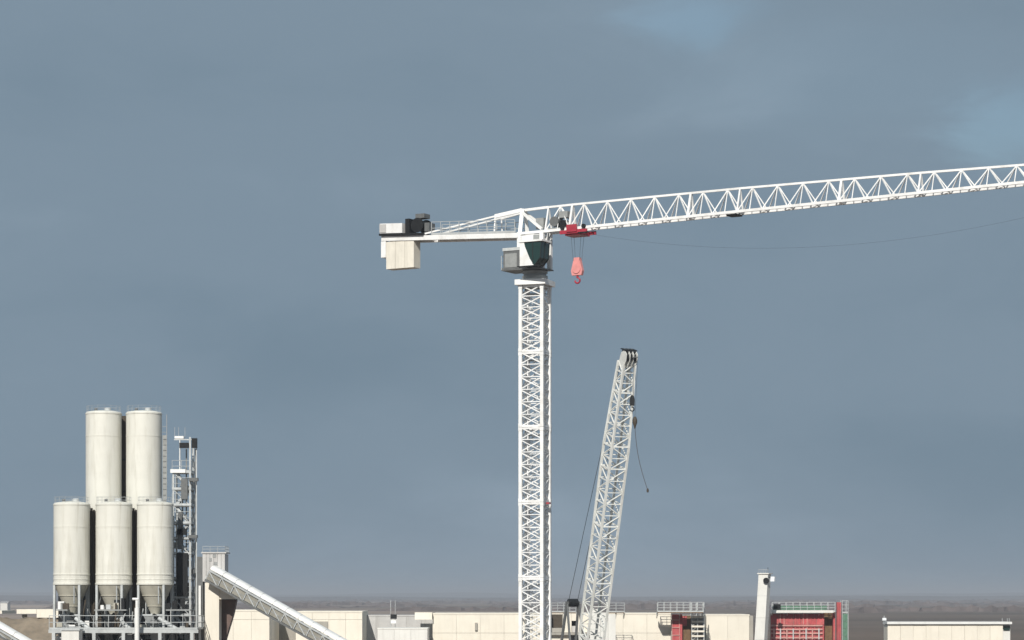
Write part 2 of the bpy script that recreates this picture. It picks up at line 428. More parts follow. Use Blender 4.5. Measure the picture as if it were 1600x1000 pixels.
JA = rad(30.0)
cu, su = math.cos(JA), math.sin(JA)
def jf(u, v, z):    # slewing frame: u along the jib, v away from the camera
    return Vector((CX+u*cu+v*su, D0-u*su+v*cu, z))
ZP = zt+1.15        # slewing platform level 35.9
MB().box(-2.35, 1.2, -1.3, 0.9, ZP+0.06, ZP+0.14, jf).build('slewing_platform', 'darkgrey', crane)
railing(crane, [jf(-2.35,1.2,ZP+0.14), jf(-2.35,-1.3,ZP+0.14)], 1.1, 'palesteel', 0.7)
# switch cabinet on the rear of the platform
cab_ = MB().box(-2.2, -0.75, -1.25, -0.05, ZP+0.16, ZP+1.62, jf).build('switch_cabinet', 'darkgrey', crane)
MB().box(-2.05, -0.95, -1.28, -1.252, ZP+0.3, ZP+1.4, jf).build('cabinet_door', 'midgrey', cab_)
MB().box(-2.25, -0.7, -1.3, 0.0, ZP+1.622, ZP+1.86, jf).build('cabinet_roof', 'palesteel', cab_)
# tower head: four posts, plated lower part
ZB = 38.93          # bottom chord level at the axis
ZTOP = 40.92
head = MB()
for u in (-1.05, 1.0):
    for v in (-0.62, 0.62):
        head.box(u-0.17, u+0.17, v-0.15, v+0.15, ZP+0.142, ZB+0.1, jf)
head.box(-0.875, 0.825, -0.60, -0.56, ZP+0.7, ZB-0.15, jf)
head.box(-0.875, 0.825, 0.56, 0.60, ZP+0.7, ZB-0.15, jf)
head.box(-1.04, -1.0, -0.465, 0.465, ZP+0.5, ZB-0.1, jf)
hd = head.build('tower_head', 'white', crane)
for v in (-0.62, 0.62):
    MB().bar(jf(-1.05, v, ZB), jf(-1.05, v*0.35, ZTOP), 0.30).build('head_post', 'white', hd)
MB().bar(jf(-1.05,-0.3,ZTOP-0.1), jf(-1.05,0.3,ZTOP-0.1), 0.26).build('head_cap', 'white', hd)
MB().bar(jf(-0.95,-0.35,ZTOP-0.3), jf(1.0,-0.66,ZB+0.2), 0.20).build('head_stay', 'white', hd)
MB().bar(jf(-0.95,0.35,ZTOP-0.3), jf(1.0,0.66,ZB+0.2), 0.20).build('head_stay', 'white', hd)
MB().box(0.2, 0.75, -0.64, -0.603, ZB-0.75, ZB-0.2, jf).build('access_hatch', 'midgrey', hd)
# operator cab on the camera side
cz0, cz1 = ZP+0.18, ZP+2.05
cb = MB(); cv0, cv1 = -2.25, -0.85
jf_ = jf
def jf(u, v, z): return jf_(u+0.42, v, z)
cb.prism([(-0.5,cz0+0.05),(0.8,cz0+0.05),(1.28,cz0+0.58),(1.38,cz1-0.06),(-0.5,cz1-0.06)], cv0+0.04, cv1-0.04, jf)
cabin = cb.build('operator_cab', 'glass', crane)
pl = MB()
for v0, v1 in ((cv0, cv0+0.035), (cv1-0.035, cv1)):
    pl.prism([(-0.55,cz0),(0.72,cz0),(0.36,cz0+0.55),(-0.08,cz1-0.35),(-0.16,cz1),(-0.55,cz1)], v0, v1, jf)
pl.box(-0.55, -0.51, cv0+0.036, cv1-0.036, cz0, cz1, jf)
pl.build('side_panel', 'white', cabin)
MB().box(-0.65, 1.52, cv0-0.08, cv1+0.06, cz1+0.002, cz1+0.14, jf).build('cab_roof', 'white', cabin)
for (a, b) in (((1.37,cz1),(1.28,cz0+0.58)), ((1.28,cz0+0.58),(0.8,cz0+0.05))):
    for v in (cv0+0.02, cv1-0.02, (cv0+cv1)/2):
        MB().bar(jf(a[0]+0.02, v, a[1]), jf(b[0]+0.02, v, b[1]), 0.05).build('window_bar', 'dark', cabin)
MB().bar(jf(0.62, cv0+0.02, cz0+0.1), jf(0.62, cv0+0.02, cz1-0.06), 0.05).build('window_bar', 'dark', cabin)
MB().box(-0.6, 1.7, cv0-0.35, cv0-0.06, cz0-0.1, cz0-0.04, jf).build('cab_step', 'dark', cabin)
MB().box(1.35, 1.60, cv0-0.05, cv0+0.2, cz0-0.05, cz0+0.15, jf).build('floodlight', 'dark', cabin)
jf = jf_

# jib: triangular truss, one top chord, two bottom chords
TIP = 54.0
def zb(u): return ZB+0.0168*u
def hh(u):
    pts = [(-1.2,1.98),(3.4,1.98),(17.3,1.85),(33,1.54),(40,1.34),(TIP,1.0)]
    for (a, x), (b, y) in zip(pts, pts[1:]):
        if u <= b: return x+(y-x)*(u-a)/(b-a)
    return 1.0
def wv(u): return 0.58 if u < 33 else 0.54
BAY = 2.075
joints = [1.25] + [3.42+BAY*k for k in (0, 5, 7, 11, 14, 18, 21, 24)]
def node(u, which):
    if which == 't': return jf(u, 0, zb(u)+hh(u))
    return jf(u, (-1 if which == 'n' else 1)*wv(u), zb(u))
for ji, (u0, u1) in enumerate(zip(joints, joints[1:])):
    mb = MB()   # frames at the joint
    t = 0.17 if ji in (1, 2, 4) else 0.12
    mb.bar(node(u0,'t'), node(u0,'n'), t); mb.bar(node(u0,'t'), node(u0,'f'), t); mb.bar(node(u0,'n'), node(u0,'f'), t)
    js = mb.build('jib_section', 'white', crane)
    MB().bar(node(u0,'t'), node(u1,'t'), 0.16).build('top_chord', 'white', js)
    for w in 'nf':
        MB().bar(node(u0,w), node(u1,w), 0.17, 0.20).build('bottom_chord', 'white', js)
    n = max(1, int(round((u1-u0)/BAY)))
    for k in range(n):
        a = u0+(u1-u0)*k/n; b = u0+(u1-u0)*(k+1)/n; m_ = (a+b)/2
        for w in 'nf':
            MB().bar(node(a,w), node(m_,'t'), 0.08).build('jib_brace', 'white', js)
            MB().bar(node(m_,'t'), node(b,w), 0.08).build('jib_brace', 'white', js)
        MB().bar(node(m_,'n'), node(m_,'t'), 0.06).build('jib_post', 'white', js)
        bb = MB(); bb.bar(node(a,'n'), node(b,'f'), 0.06); bb.bar(node(b,'n'), node(b,'f'), 0.08)
        bb.build('floor_brace', 'white', js)
# root panel of the jib up to the head
rp = MB()
rp.bar(jf(-1.05,0,ZTOP-0.06), node(1.25,'t'), 0.2)
rt = rp.build('jib_root', 'white', crane)
for w, v in (('n',-0.62),('f',0.62)):
    MB().bar(jf(-1.05,v,ZB), node(1.25,w), 0.20).build('bottom_chord', 'white', rt)
# hoist machinery inside the root of the jib
hz = zb(2.4)
MB().box(1.5, 3.1, -0.55, 0.55, hz+0.12, hz+0.2, jf).build('hoist_deck', 'midgrey', rt)
MB().tube(jf(2.0,-0.5,hz+0.72), jf(2.0,0.5,hz+0.72), 0.40, 18).build('hoist_drum', 'darkgrey', rt)
MB().box(2.5, 3.05, -0.45, 0.15, hz+0.21, hz+0.75, jf).build('hoist_motor', 'dark', rt)
MB().box(2.3, 3.1, -0.30, 0.3, hz+1.0, hz+1.5, jf).build('hoist_cabinet', 'midgrey', rt)
MB().box(0.3, 1.0, -0.4, 0.0, ZB+0.3, ZB+1.15, jf).build('hoist_cabinet', 'midgrey', rt)
# counter-jib
def zc(u): return 38.72+0.05*(-u)
cj = MB()
for v in (-0.72, 0.72):
    cj.bar(jf(-1.1,v,zc(-1.1)), jf(-14.05,v,zc(-14.05)), 0.22, 0.38)
cjo = cj.build('counter_jib', 'white', crane)
for k in range(8):
    u = -1.6-k*1.65
    MB().bar(jf(u,-0.6,zc(u)), jf(u,0.6,zc(u)), 0.14, 0.2).build('cross_member', 'white', cjo)
MB().box(-9.3, -1.3, -0.60, 0.60, zc(-5)+0.22, zc(-5)+0.26, lambda u,v,z: jf(u,v,z+0.05*(-u-5))).build('walkway_grating', 'midgrey', cjo)
for v in (-0.82, 0.82):
    for o_ in railing(crane, [jf(-1.4,v,zc(-1.4)+0.2), jf(-9.2,v,zc(-9.2)+0.2)], 1.05, 'palesteel', 0.9): pass
for v in (-0.55, 0.55):     # tie bars in two links from the head down to the counter-jib
    a = jf(-1.05, v*0.5, ZTOP-0.08); b = jf(-3.4, v*0.9, ZTOP-0.42); c = jf(-10.2, v*1.25, zc(-10.2)+0.28)
    ti = MB().bar(a, b, 0.16, 0.30).build('tie_bar', 'white', cjo)
    MB().bar(b, c, 0.13, 0.13).build('tie_link', 'white', ti)
    MB().bar(jf(-3.4, v*0.9, ZTOP-0.42), jf(-3.4, v*1.2, zc(-3.4)+0.15), 0.10).build('tie_strut', 'white', ti)
# counterweights hang between the beams
for k, (u0, u1) in enumerate(((-13.62,-12.74),(-12.72,-11.84),(-11.82,-10.95))):
    cw = MB().box(u0, u1, -0.75, 0.25, zc(-12.5)-2.45, zc(-12.5)-0.22, jf).build('counterweight', 'ballast', crane)
    MB().box((u0+u1)/2-0.12, (u0+u1)/2+0.12, -0.65, 0.15, zc(-12.5)-0.219, zc(-12.5)+0.30, jf).build('hanger', 'dark', cw)
MB().box(-14.1, -13.64, -0.8, 0.7, zc(-14)-1.55, zc(-14)-0.22, jf).build('end_weight', 'white', crane)
# cabinet, winch and dark deck at the end
DK = zc(-12)+0.22
MB().box(-14.15, -9.9, -1.05, 0.95, DK, DK+0.16, lambda u,v,z: jf(u,v,z+0.05*(-u-12))).build('machine_deck', 'dark', crane)
ec = MB().box(-14.12, -11.95, -0.95, 0.65, DK+0.20, DK+1.0, lambda u,v,z: jf(u,v,z+0.05*(-u-12))).build('electrical_cabinet', 'white', crane)
MB().box(-14.125, -13.5, -1.0, -0.952, DK+0.26, DK+0.94, lambda u,v,z: jf(u,v,z+0.05*(-u-12))).build('louvre_panel', 'cladding', ec)
wn = MB().tube(jf(-10.6,-0.7,DK+0.75), jf(-10.6,0.5,DK+0.75), 0.46, 18).build('winch_drum', 'dark', crane)
for v in (-0.78, 0.58): MB().tube(jf(-10.6,v-0.03,DK+0.75), jf(-10.6,v+0.03,DK+0.75), 0.60, 20).build('drum_flange', 'dark', wn)
MB().box(-11.75, -11.35, -0.8, 0.3, DK+0.18, DK+1.35, jf).build('winch_motor', 'dark', wn)
MB().box(-10.95, -10.1, -0.5, 0.4, DK+1.36, DK+1.72, jf).build('winch_cover', 'darkgrey', wn)
MB().box(-9.95, -9.5, -0.7, 0.2, DK+0.2, DK+0.9, jf).build('gearbox', 'darkgrey', wn)
# trolley and hook
UT = 3.85
tz = zb(UT)
tr = MB()
for v in (-0.75, 0.75):
    tr.box(UT-1.15, UT+1.25, v-0.08, v+0.08, tz-0.42, tz-0.14, jf)
tr.box(UT-0.75, UT+0.75, -0.668, 0.668, tz-0.55, tz-0.20, jf)
tro = MB().build if False else tr.build('trolley', 'red', crane)
for u in (-0.95, 0.95):
    for v in (-0.75, 0.75):
        MB().tube(jf(UT+u, v-0.1, tz+0.10), jf(UT+u, v+0.1, tz+0.10), 0.17, 14).build('trolley_wheel', 'dark', tro)
MB().box(UT-0.5, UT+0.4, -0.92, -0.832, tz-0.3, tz+0.28, jf).build('trolley_guard', 'red', tro)
MB().box(UT+0.6, UT+1.5, -1.1, -0.835, tz-0.48, tz-0.40, jf).build('maintenance_basket', 'dark', tro)
hk = [z for z in (36.65, 36.2, 35.4, 34.75)]
hb = MB().prism([(UT-0.24,36.75),(UT+0.24,36.75),(UT+0.50,35.7),(UT+0.42,35.35),(UT-0.42,35.35),(UT-0.50,35.7)], -0.16, 0.16, jf).build('hook_block', 'palered', crane)
for v in (-0.2, 0.2): MB().tube(jf(UT,v-0.03,35.85), jf(UT,v+0.03,35.85), 0.36, 20).build('sheave', 'palered', hb)
hp = MB(); hp.tube(jf(UT,0,35.36), jf(UT,0,35.15), 0.09, 8)
pts = [jf(UT+0.22*math.sin(a), 0, 34.95+0.22*math.cos(a)) for a in [rad(x) for x in range(0, 271, 30)]]
hp.path(pts, 0.07, 7); hp.build('hook', 'red', hb)
for du, v in ((-0.28,-0.25),(0.28,-0.25),(-0.28,0.25),(0.28,0.25)):
    MB().tube(jf(UT+du*1.6,v,tz-0.5), jf(UT+du,v*0.7,36.5), 0.014, 5).build('hoist_rope', 'rope', crane)
# slack line under the jib
ua, ub = 5.2, 52.0
pts = []
for i in range(41):
    t = i/40; u = ua+(ub-ua)*t
    z = zb(ua)-0.55+(zb(ub)-zb(ua)+0.2)*t-4.6*t*(1-t)*4*0.62
    pts.append(jf(u, -0.5, z))
MB().path(pts, 0.0065, 5).build('slack_rope', 'rope', crane)
MB().box(17.0, 17.9, -0.5, 0.5, zb(17)-0.22, zb(17)-0.11, jf).build('rope_guide', 'dark', crane)

# ------------------------------------------------------------------ crawler crane with steep lattice boom
D1 = 260.0
bx = thing('crawler_crane', 'weathered white lattice boom crane leaning right behind the tower crane mast', 'crane', (WX(917, D1), D1, 0))
BO = Vector((WX(917, D1), D1, 0))
BA = rad(65)      # boom azimuth, swung towards the camera
bdir = Vector((math.cos(BA), -math.sin(BA), 0)); bside = Vector((math.sin(BA), math.cos(BA), 0))
lean = 0.2825
baxis = (bdir*lean+Vector((0,0,1))).normalized()
bnorm = baxis.cross(bside).normalized()
foot = BO+Vector((0,0,1.9))
zt1 = WZ(552, D1-8)
BL = (zt1-1.9)/baxis.z
def bf(s, a, b): return foot+baxis*s+bside*a+bnorm*b
def bw(s):
    if s < 4: return 0.45+0.50*s/4
    if s < BL-9.5: return 0.95
    return 0.95-(0.95-0.60)*(s-(BL-9.5))/9.5
cuts = [0, 4.0, 10, 16, 22, BL-9.5, BL-4, BL-0.9]
for a, b in zip(cuts, cuts[1:]):
    mb = MB()
    cs = [(-1,-1),(1,-1),(1,1),(-1,1)]
    for (x0,y0),(x1,y1) in zip(cs, cs[1:]+cs[:1]):
        for s in (a+0.05,):
            w = bw(s); mb.bar(bf(s,x0*w,y0*w), bf(s,x1*w,y1*w), 0.14)
    sec = mb.build('boom_section', 'offwhite', bx)
    for x, y in cs:
        MB().bar(bf(a,x*bw(a),y*bw(a)), bf(b,x*bw(b),y*bw(b)), 0.21).build('boom_chord', 'offwhite', sec)
    n = max(2, int(round((b-a)/1.15))); ds = (b-a)/n
    for k in range(n):
        s0, s1 = a+ds*k, a+ds*(k+1)
        w0, w1 = bw(s0), bw(s1)
        for fi, ((x0,y0),(x1,y1)) in enumerate(zip(cs, cs[1:]+cs[:1])):
            if (k+fi) % 2: x0,y0,x1,y1 = x1,y1,x0,y0
            MB().bar(bf(s0,x0*w0,y0*w0), bf(s1,x1*w1,y1*w1), 0.10).build('boom_brace', 'offwhite', sec)
        if k:
            rg = MB()
            for (x0,y0),(x1,y1) in zip(cs, cs[1:]+cs[:1]): rg.bar(bf(s0,x0*w0,y0*w0), bf(s0,x1*w0,y1*w0), 0.095)
            rg.build('boom_rung', 'offwhite', sec)
# boom head
s0 = BL-0.9
hdp = MB()
for a in (-0.62, -0.2, 0.2, 0.62):
    hdp.prism([(s0-0.5,-0.62),(s0+0.9,-0.25),(s0+1.25,0.4),(s0+0.9,0.95),(s0+0.2,0.95),(s0-0.5,0.62)], a-0.03, a+0.03, lambda u,v,w: bf(u,v,-w))
bh = hdp.build('boom_head', 'offwhite', bx)
for a in (-0.4, 0.0, 0.4):
    MB().tube(bf(s0+0.55,a-0.06,-0.6), bf(s0+0.55,a+0.06,-0.6), 0.42, 18).build('head_sheave', 'dark', bh)
    MB().tube(bf(s0+0.95,a-0.06,0.1), bf(s0+0.95,a+0.06,0.1), 0.38, 18).build('head_sheave', 'darkgrey', bh)
MB().box(0,1,-0.7,0.7,0,0.09, lambda x,y,z: bf(s0+1.2+z, y, -0.6+x)).build('head_plate', 'dark', bh)
tipf = bf(s0+0.55, 0.0, -1.02)
tipf = bf(s0+0.55, 0, -1.02) if bf(s0+0.55,0,-1.02).y < bf(s0+0.55,0,1.02).y else bf(s0+0.55,0,1.02)
# main hook block
kz = WZ(629, D1-8)
hb2 = MB().prism([(-0.13,0.65),(0.13,0.65),(0.26,0.2),(0.23,-0.4),(-0.23,-0.4),(-0.26,0.2)], -0.15, 0.15, lambda u,v,w: Vector((tipf.x+u, tipf.y+v, kz+w))).build('main_hook_block', 'dark', bx)
hp = MB(); hp.path([Vector((tipf.x+0.2*math.sin(rad(x)), tipf.y, kz-0.75+0.2*math.cos(rad(x)))) for x in range(-20, 260, 30)], 0.06, 6)
hp.tube((tipf.x,tipf.y,kz-0.46),(tipf.x,tipf.y,kz-0.6),0.07,6); hp.build('hook', 'dark', hb2)
for a in (-0.14, 0.14): MB().tube(Vector((tipf.x+a, tipf.y, tipf.z)), Vector((tipf.x+a, tipf.y, kz+0.7)), 0.022, 5).build('hoist_rope', 'rope', bx)
# whip line with a small ball hook and a tag line blown to the side
w0 = tipf+Vector((0.55, -0.2, 0.1)); w1 = Vector((WX(992, w0.y), w0.y, WZ(652, w0.y)))
MB().tube(tipf+Vector((0,0,0.1)), w0, 0.06, 6).build('whip_arm', 'darkgrey', bx)
MB().tube(w0, w1, 0.02, 5).build('whip_rope', 'rope', bx)
ball = MB().lathe([(0.0,0.5),(0.14,0.42),(0.24,0.15),(0.24,-0.15),(0.14,-0.4),(0.05,-0.75),(0.0,-0.75)], w1-Vector((0,0,0.4)), 14).build('ball_hook', 'rust', bx)
w2 = Vector((WX(1012, w0.y), w0.y, WZ(766, w0.y)))
pts = [w1.lerp(w2, t)+Vector((-0.25*math.sin(PI*t),0,0))-Vector((0,0,1.0*(1-t))) for t in [i/10 for i in range(11)]]
tl = MB().path(pts, 0.028, 5).build('tag_line', 'rust', bx)
MB().lathe([(0.0,0.2),(0.09,0.15),(0.12,-0.05),(0.09,-0.2),(0.0,-0.24)], pts[-1], 10).build('line_weight', 'rust', tl)
# pendants from the boom head back to the gantry
gt = BO-bdir*3.3; gt.z = WZ(942, D1)
for a in (-0.4, 0.4):
    MB().tube(bf(s0-0.3, a, 0.62 if bf(0,0,1).y > bf(0,0,-1).y else -0.62), gt+bside*a*1.3, 0.035, 6).build('pendant', 'rope', bx)
ga = MB()
for a in (-0.95, 0.95):
    ga.bar(gt+bside*a*0.7, BO-bdir*5.0+bside*a+Vector((0,0,2.2)), 0.22); ga.bar(gt+bside*a*0.7, BO-bdir*1.5+bside*a+Vector((0,0,2.4)), 0.2)
ga.bar(gt-bside*0.8, gt+bside*0.8, 0.28)
gan = ga.build('gantry', 'darkgrey', bx)
MB().tube(gt-bside*0.5, gt+bside*0.5, 0.42, 16).build('gantry_sheave', 'dark', gan)
def cf(u, v, z): return BO+bdir*u+bside*v+Vector((0,0,z))
hs_ = MB().box(-6.2, 1.2, -1.6, 1.6, 1.35, 2.9, cf).build('machinery_house', 'offwhite', bx)
MB().box(-6.9, -6.22, -1.9, 1.9, 1.3, 3.2, cf).build('rear_counterweight', 'darkgrey', bx)
cbn = MB().prism([(0.4,1.5),(2.2,1.5),(2.5,2.3),(2.2,3.4),(0.4,3.4)], -2.9, -1.65, lambda u,v,w: cf(u,v,w)).build('driver_cab', 'glass', bx)
MB().box(0.3, 2.3, -2.95, -1.62, 3.402, 3.5, cf).build('cab_roof', 'offwhite', cbn)
for s in (-1, 1):
    tk = MB().prism([(-3.6,0.1),(3.6,0.1),(4.0,0.6),(3.6,1.1),(-3.6,1.1),(-4.0,0.6)], s*2.4-0.45, s*2.4+0.45, cf).build('crawler_track', 'dark', bx)
MB().box(-1.6, 1.6, -1.948, 1.948, 0.5, 1.34, cf).build('car_body', 'darkgrey', bx)

# ------------------------------------------------------------------ batching plant: silos
def make_silo(name, label, cx, cy, z_bot, z_top, r, group, rot=-11):
    o = thing(name, label, 'silo', (0,0,0), group)
    ZC = z_bot-2.55
    sh = MB().lathe([(r,z_bot),(r,z_top)], (0,0,0), 56).build('shell', 'silo', o)
    MB().lathe([(r+0.02,z_top),(r*0.96,z_top+0.10),(r*0.5,z_top+0.22),(0.0,z_top+0.28)], (0,0,0), 56).build('roof', 'silo', o)
    h = z_top-z_bot
    for zb_, th, pr in ((z_bot+0.02,0.16,0.05),(z_bot+0.42,0.05,0.025),(z_bot+0.80,0.09,0.04),(z_bot+h*0.715 if h < 9 else z_top-1.9,0.06,0.022),(z_top-0.10,0.09,0.035)):
        MB().lathe([(r-0.01,zb_),(r+pr,zb_),(r+pr,zb_+th),(r-0.01,zb_+th)], (0,0,0), 56).build('band', 'silo', sh)
    z_ = z_bot+1.5
    while z_ < z_top-0.6:      # weld seams between the shell courses
        MB().lathe([(r-0.01,z_),(r+0.008,z_),(r+0.008,z_+0.03),(r-0.01,z_+0.03)], (0,0,0), 56).build('weld_seam', 'silo', sh); z_ += 1.5
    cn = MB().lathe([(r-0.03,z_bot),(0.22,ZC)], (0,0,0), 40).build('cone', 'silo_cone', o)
    MB().lathe([(0.0,ZC+0.01),(0.34,ZC+0.01),(0.34,ZC-0.12),(0.2,ZC-0.12),(0.2,ZC-0.5),(0.0,ZC-0.5)], (0,0,0), 16).build('outlet_valve', 'darkgrey', cn)
    for a in (0.33, 0.66):
        rr = (r-0.03)*(1-a)+0.22*a
        MB().lathe([(rr-0.02,z_bot+(ZC-z_bot)*a+0.03),(rr+0.045,z_bot+(ZC-z_bot)*a+0.03),(rr+0.045,z_bot+(ZC-z_bot)*a-0.03),(rr-0.02,z_bot+(ZC-z_bot)*a-0.03)], (0,0,0), 40).build('cone_ring', 'silo_cone', cn)
    L = 1.04
    for sx in (-1, 1):
        for sy in (-1, 1):
            lg = MB(); lg.box(sx*L-0.09, sx*L+0.09, sy*L-0.09, sy*L+0.09, 0.0, z_bot-0.01)
            lg.box(sx*L-0.2, sx*L+0.2, sy*L-0.2, sy*L+0.2, 0.0, 0.06); lg.build('leg', 'palesteel', o)
    for k, (p, q) in enumerate((((-L,-L),(L,-L)),((L,-L),(L,L)),((L,L),(-L,L)),((-L,L),(-L,-L)))):
        for z0_, z1_ in ((0.3,3.6),(3.7,7.0)):
            br = MB(); br.bar((*p,z0_),(*q,z1_),0.07); br.bar((*q,z0_),(*p,z1_),0.07); br.bar((*p,z1_+0.05),(*q,z1_+0.05),0.12)
            br.build('cross_brace', 'palesteel', o)
    # top: dust filter, vent and guard rail
    MB().lathe([(0.26,z_top+0.2),(0.26,z_top+0.42),(0.18,z_top+0.47),(0.0,z_top+0.48)], (0.3,0.1,0), 16).build('dust_filter', 'palesteel', o)
    MB().tube((-0.55,-0.3,z_top+0.15),(-0.55,-0.3,z_top+0.42),0.13,10).build('pressure_valve', 'darkgrey', o)
    gr = MB(); n = 16
    for i in range(n):
        a0, a1 = 2*PI*i/n, 2*PI*(i+1)/n
        p0 = Vector((1.36*math.cos(a0),1.36*math.sin(a0),z_top+0.08)); p1 = Vector((1.36*math.cos(a1),1.36*math.sin(a1),z_top+0.08))
        gr.tube(p0, p0+Vector((0,0,0.5)), 0.010, 4)
        for k in (0.25, 0.5): gr.tube(p0+Vector((0,0,k)), p1+Vector((0,0,k)), 0.009, 4)
    gr.build('guard_rail', 'galv', o)
    # fill pipe on the shell
    fp = MB(); a = rad(-62)
    fp.tube((math.cos(a)*(r+0.09),math.sin(a)*(r+0.09),z_bot-1.5),(math.cos(a)*(r+0.09),math.sin(a)*(r+0.09),z_bot-0.1),0.05,7)
    fp.build('fill_pipe', 'galv', o)
    o.rotation_euler.z = rad(rot)
    o.location = (cx, cy, 0)
    return o
DS = 200.0
zb0, zt0 = WZ(914, DS), WZ(788, DS)
front = make_silo('cement_silo', '', WX(112, DS), DS, zb0, zt0, 1.43, 'front row of short silos')
f2 = copy_tree(front); f2.location.x = WX(178, DS)
f3 = copy_tree(front); f3.location.x = WX(242.5, DS)
f2.rotation_euler.z = rad(-11); f3.rotation_euler.z = rad(-10)
front['label'] = 'short cream cement silo at the left end of the front row'
f2['label'] = 'short cream cement silo in the middle of the front row of three'
f3['label'] = 'short cream cement silo at the right end of the front row'
DB = 203.4
back = make_silo('cement_silo', 'tall cream cement silo on the left of the taller back pair', WX(162, DB), DB, zb0, WZ(646, DB), 1.44, 'tall silos behind the front row')
b2 = copy_tree(back); b2.location.x = WX(225, DB)
b2['label'] = 'tall cream cement silo on the right of the taller back pair'

# dark box added behind the tall silos to fill their gap
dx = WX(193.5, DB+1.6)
du = thing('gap_filler', 'dark brown box added to fill the gap between the two tall silos', 'filler_box', (dx, DB+1.6, 0))
MB().box(dx-0.5, dx+0.5, DB+1.4, DB+1.8, 0, WZ(650, DB+1.6)).build('filler_box', 'rust', du)
for k in range(9): MB().box(dx-0.54, dx+0.54, DB+1.36, DB+1.84, 2.6*k+0.3, 2.6*k+0.42).build('filler_band', 'dark', du)

for i, (gp_, lab) in enumerate(((145, 'dark tubes standing in for the shade between the left and middle silos'), (210.5, 'dark tubes standing in for the shade between the middle and right silos'))):  # dark tubes and backing sheet stand in for shade in the gaps
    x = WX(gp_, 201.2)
    rz = thing('gap_shade', lab, 'riser', (x, 201.2, 0), 'dark tubes for the shade between the front silos')  # no risers: the tubes stand in for shade
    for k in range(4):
        MB().tube((x-0.27+0.18*k, 201.2, 0.2), (x-0.27+0.18*k, 201.2, zt0-0.15*k-0.1), 0.085, 8).build('shade_tube', 'rust', rz)
    MB().box(x-0.42, x+0.42, 201.32, 201.38, 0.0, zt0-0.5).build('shade_sheet', 'rust', rz)
# batching frame below the cones: beams, decks, rails, machinery
bt = thing('batching_frame', 'pale steel platform frame with railings under the silo cones', 'platform', (WX(180, 198), 198, 0))
YF = 197.6
xs = [WX(p, YF) for p in (84, 147, 193, 250, 300)]
zd = WZ(987, YF)
for x in xs:
    for y in (YF, YF+6.6):
        MB().box(x-0.13, x+0.13, y-0.13, y+0.13, 0, zd-0.101).build('column', 'palesteel', bt)
for y in (YF, YF+6.6):
    MB().box(xs[0]-0.4, xs[-1]+0.5, y-0.10, y+0.10, zd-0.10, zd+0.16).build('beam', 'palesteel', bt)
for x in xs: MB().box(x-0.08, x+0.08, YF+0.102, YF+6.498, zd-0.10, zd+0.10).build('cross_beam', 'palesteel', bt)
MB().box(xs[0]-0.3, xs[-1]+0.4, YF+0.3, YF+6.3, zd+0.162, zd+0.20).build('grating_deck', 'darkgrey', bt)
railing(bt, [(xs[0]-0.35, YF-0.05, zd+0.16), (xs[-1]+0.45, YF-0.05, zd+0.16), (xs[-1]+0.45, YF+6.4, zd+0.16)], 1.1, 'palesteel', 1.2)
zd2 = zd+1.75
for x0, x1 in ((86,104),(146,196),(258,296)):
    MB().box(WX(x0,YF), WX(x1,YF), YF+0.4, YF+1.3, zd2-0.1, zd2).build('upper_deck', 'midgrey', bt)
rnd = random.Random(11)
for i in range(34):      # boxes, motors and cabinets on the decks
    px_ = rnd.uniform(90, 296); y = YF+rnd.uniform(0.5, 2.6)
    w_, h_ = rnd.uniform(0.15, 0.55), rnd.uniform(0.2, 0.9)
    z = (zd+0.21) if rnd.random() < 0.6 else zd2+0.01
    if z > zd+1: px_ = rnd.choice((rnd.uniform(88,102), rnd.uniform(148,194), rnd.uniform(260,294))); y = YF+rnd.uniform(0.6,1.1)
    x = WX(px_, YF)
    MB().box(x-w_/2, x+w_/2, y-0.15, y+0.15, z, z+h_).build('equipment_box', rnd.choice(('dark','palesteel','midgrey','whitecover','dark','rust','silo_cone')), bt)
for i in range(16):      # pipes
    px_ = rnd.uniform(90, 296); y = YF+rnd.uniform(0.5, 3.0); x = WX(px_, YF)
    z0_ = zd+0.21; MB().tube((x,y,z0_),(x+rnd.uniform(-0.8,0.8),y,z0_+rnd.uniform(0.8,2.6)),rnd.uniform(0.03,0.08),7).build('pipe', rnd.choice(('palesteel','galv','darkgrey','rust')), bt)
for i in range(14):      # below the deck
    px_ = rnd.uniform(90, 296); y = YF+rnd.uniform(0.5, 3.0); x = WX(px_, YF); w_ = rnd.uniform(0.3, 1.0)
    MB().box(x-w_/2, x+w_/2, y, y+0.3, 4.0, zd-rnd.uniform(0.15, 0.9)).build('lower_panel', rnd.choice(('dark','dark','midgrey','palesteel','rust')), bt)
# machinery under each cone: weigh hopper things
for i, cx in enumerate((112, 178, 242)):
    x = WX(cx, DS)
    wh = thing('weigh_hopper', ('grey weigh hopper below the left silo cone', 'grey weigh hopper below the middle silo cone', 'grey weigh hopper below the right silo cone')[i], 'hopper', (x, DS, zd+0.2), 'hoppers under the silo cones')
    MB().hexa([Vector((x+a*0.35, DS+b*0.35, zd+0.2)) for a, b in ((-1,-1),(1,-1),(1,1),(-1,1))]+[Vector((x+a*0.8, DS+b*0.8, zd+1.25)) for a, b in ((-1,-1),(1,-1),(1,1),(-1,1))]).build('hopper_body', ('palesteel','midgrey','galv')[i], wh)
    MB().box(x-0.86, x+0.86, DS-0.86, DS+0.86, zd+1.252, zd+1.36).build('rim', 'palesteel', wh)
    MB().tube((x-0.2,DS-1.0,zd+0.7),(x+0.35,DS-1.0,zd+0.7),0.2,12).build('vibrator_motor', 'darkgrey', wh)
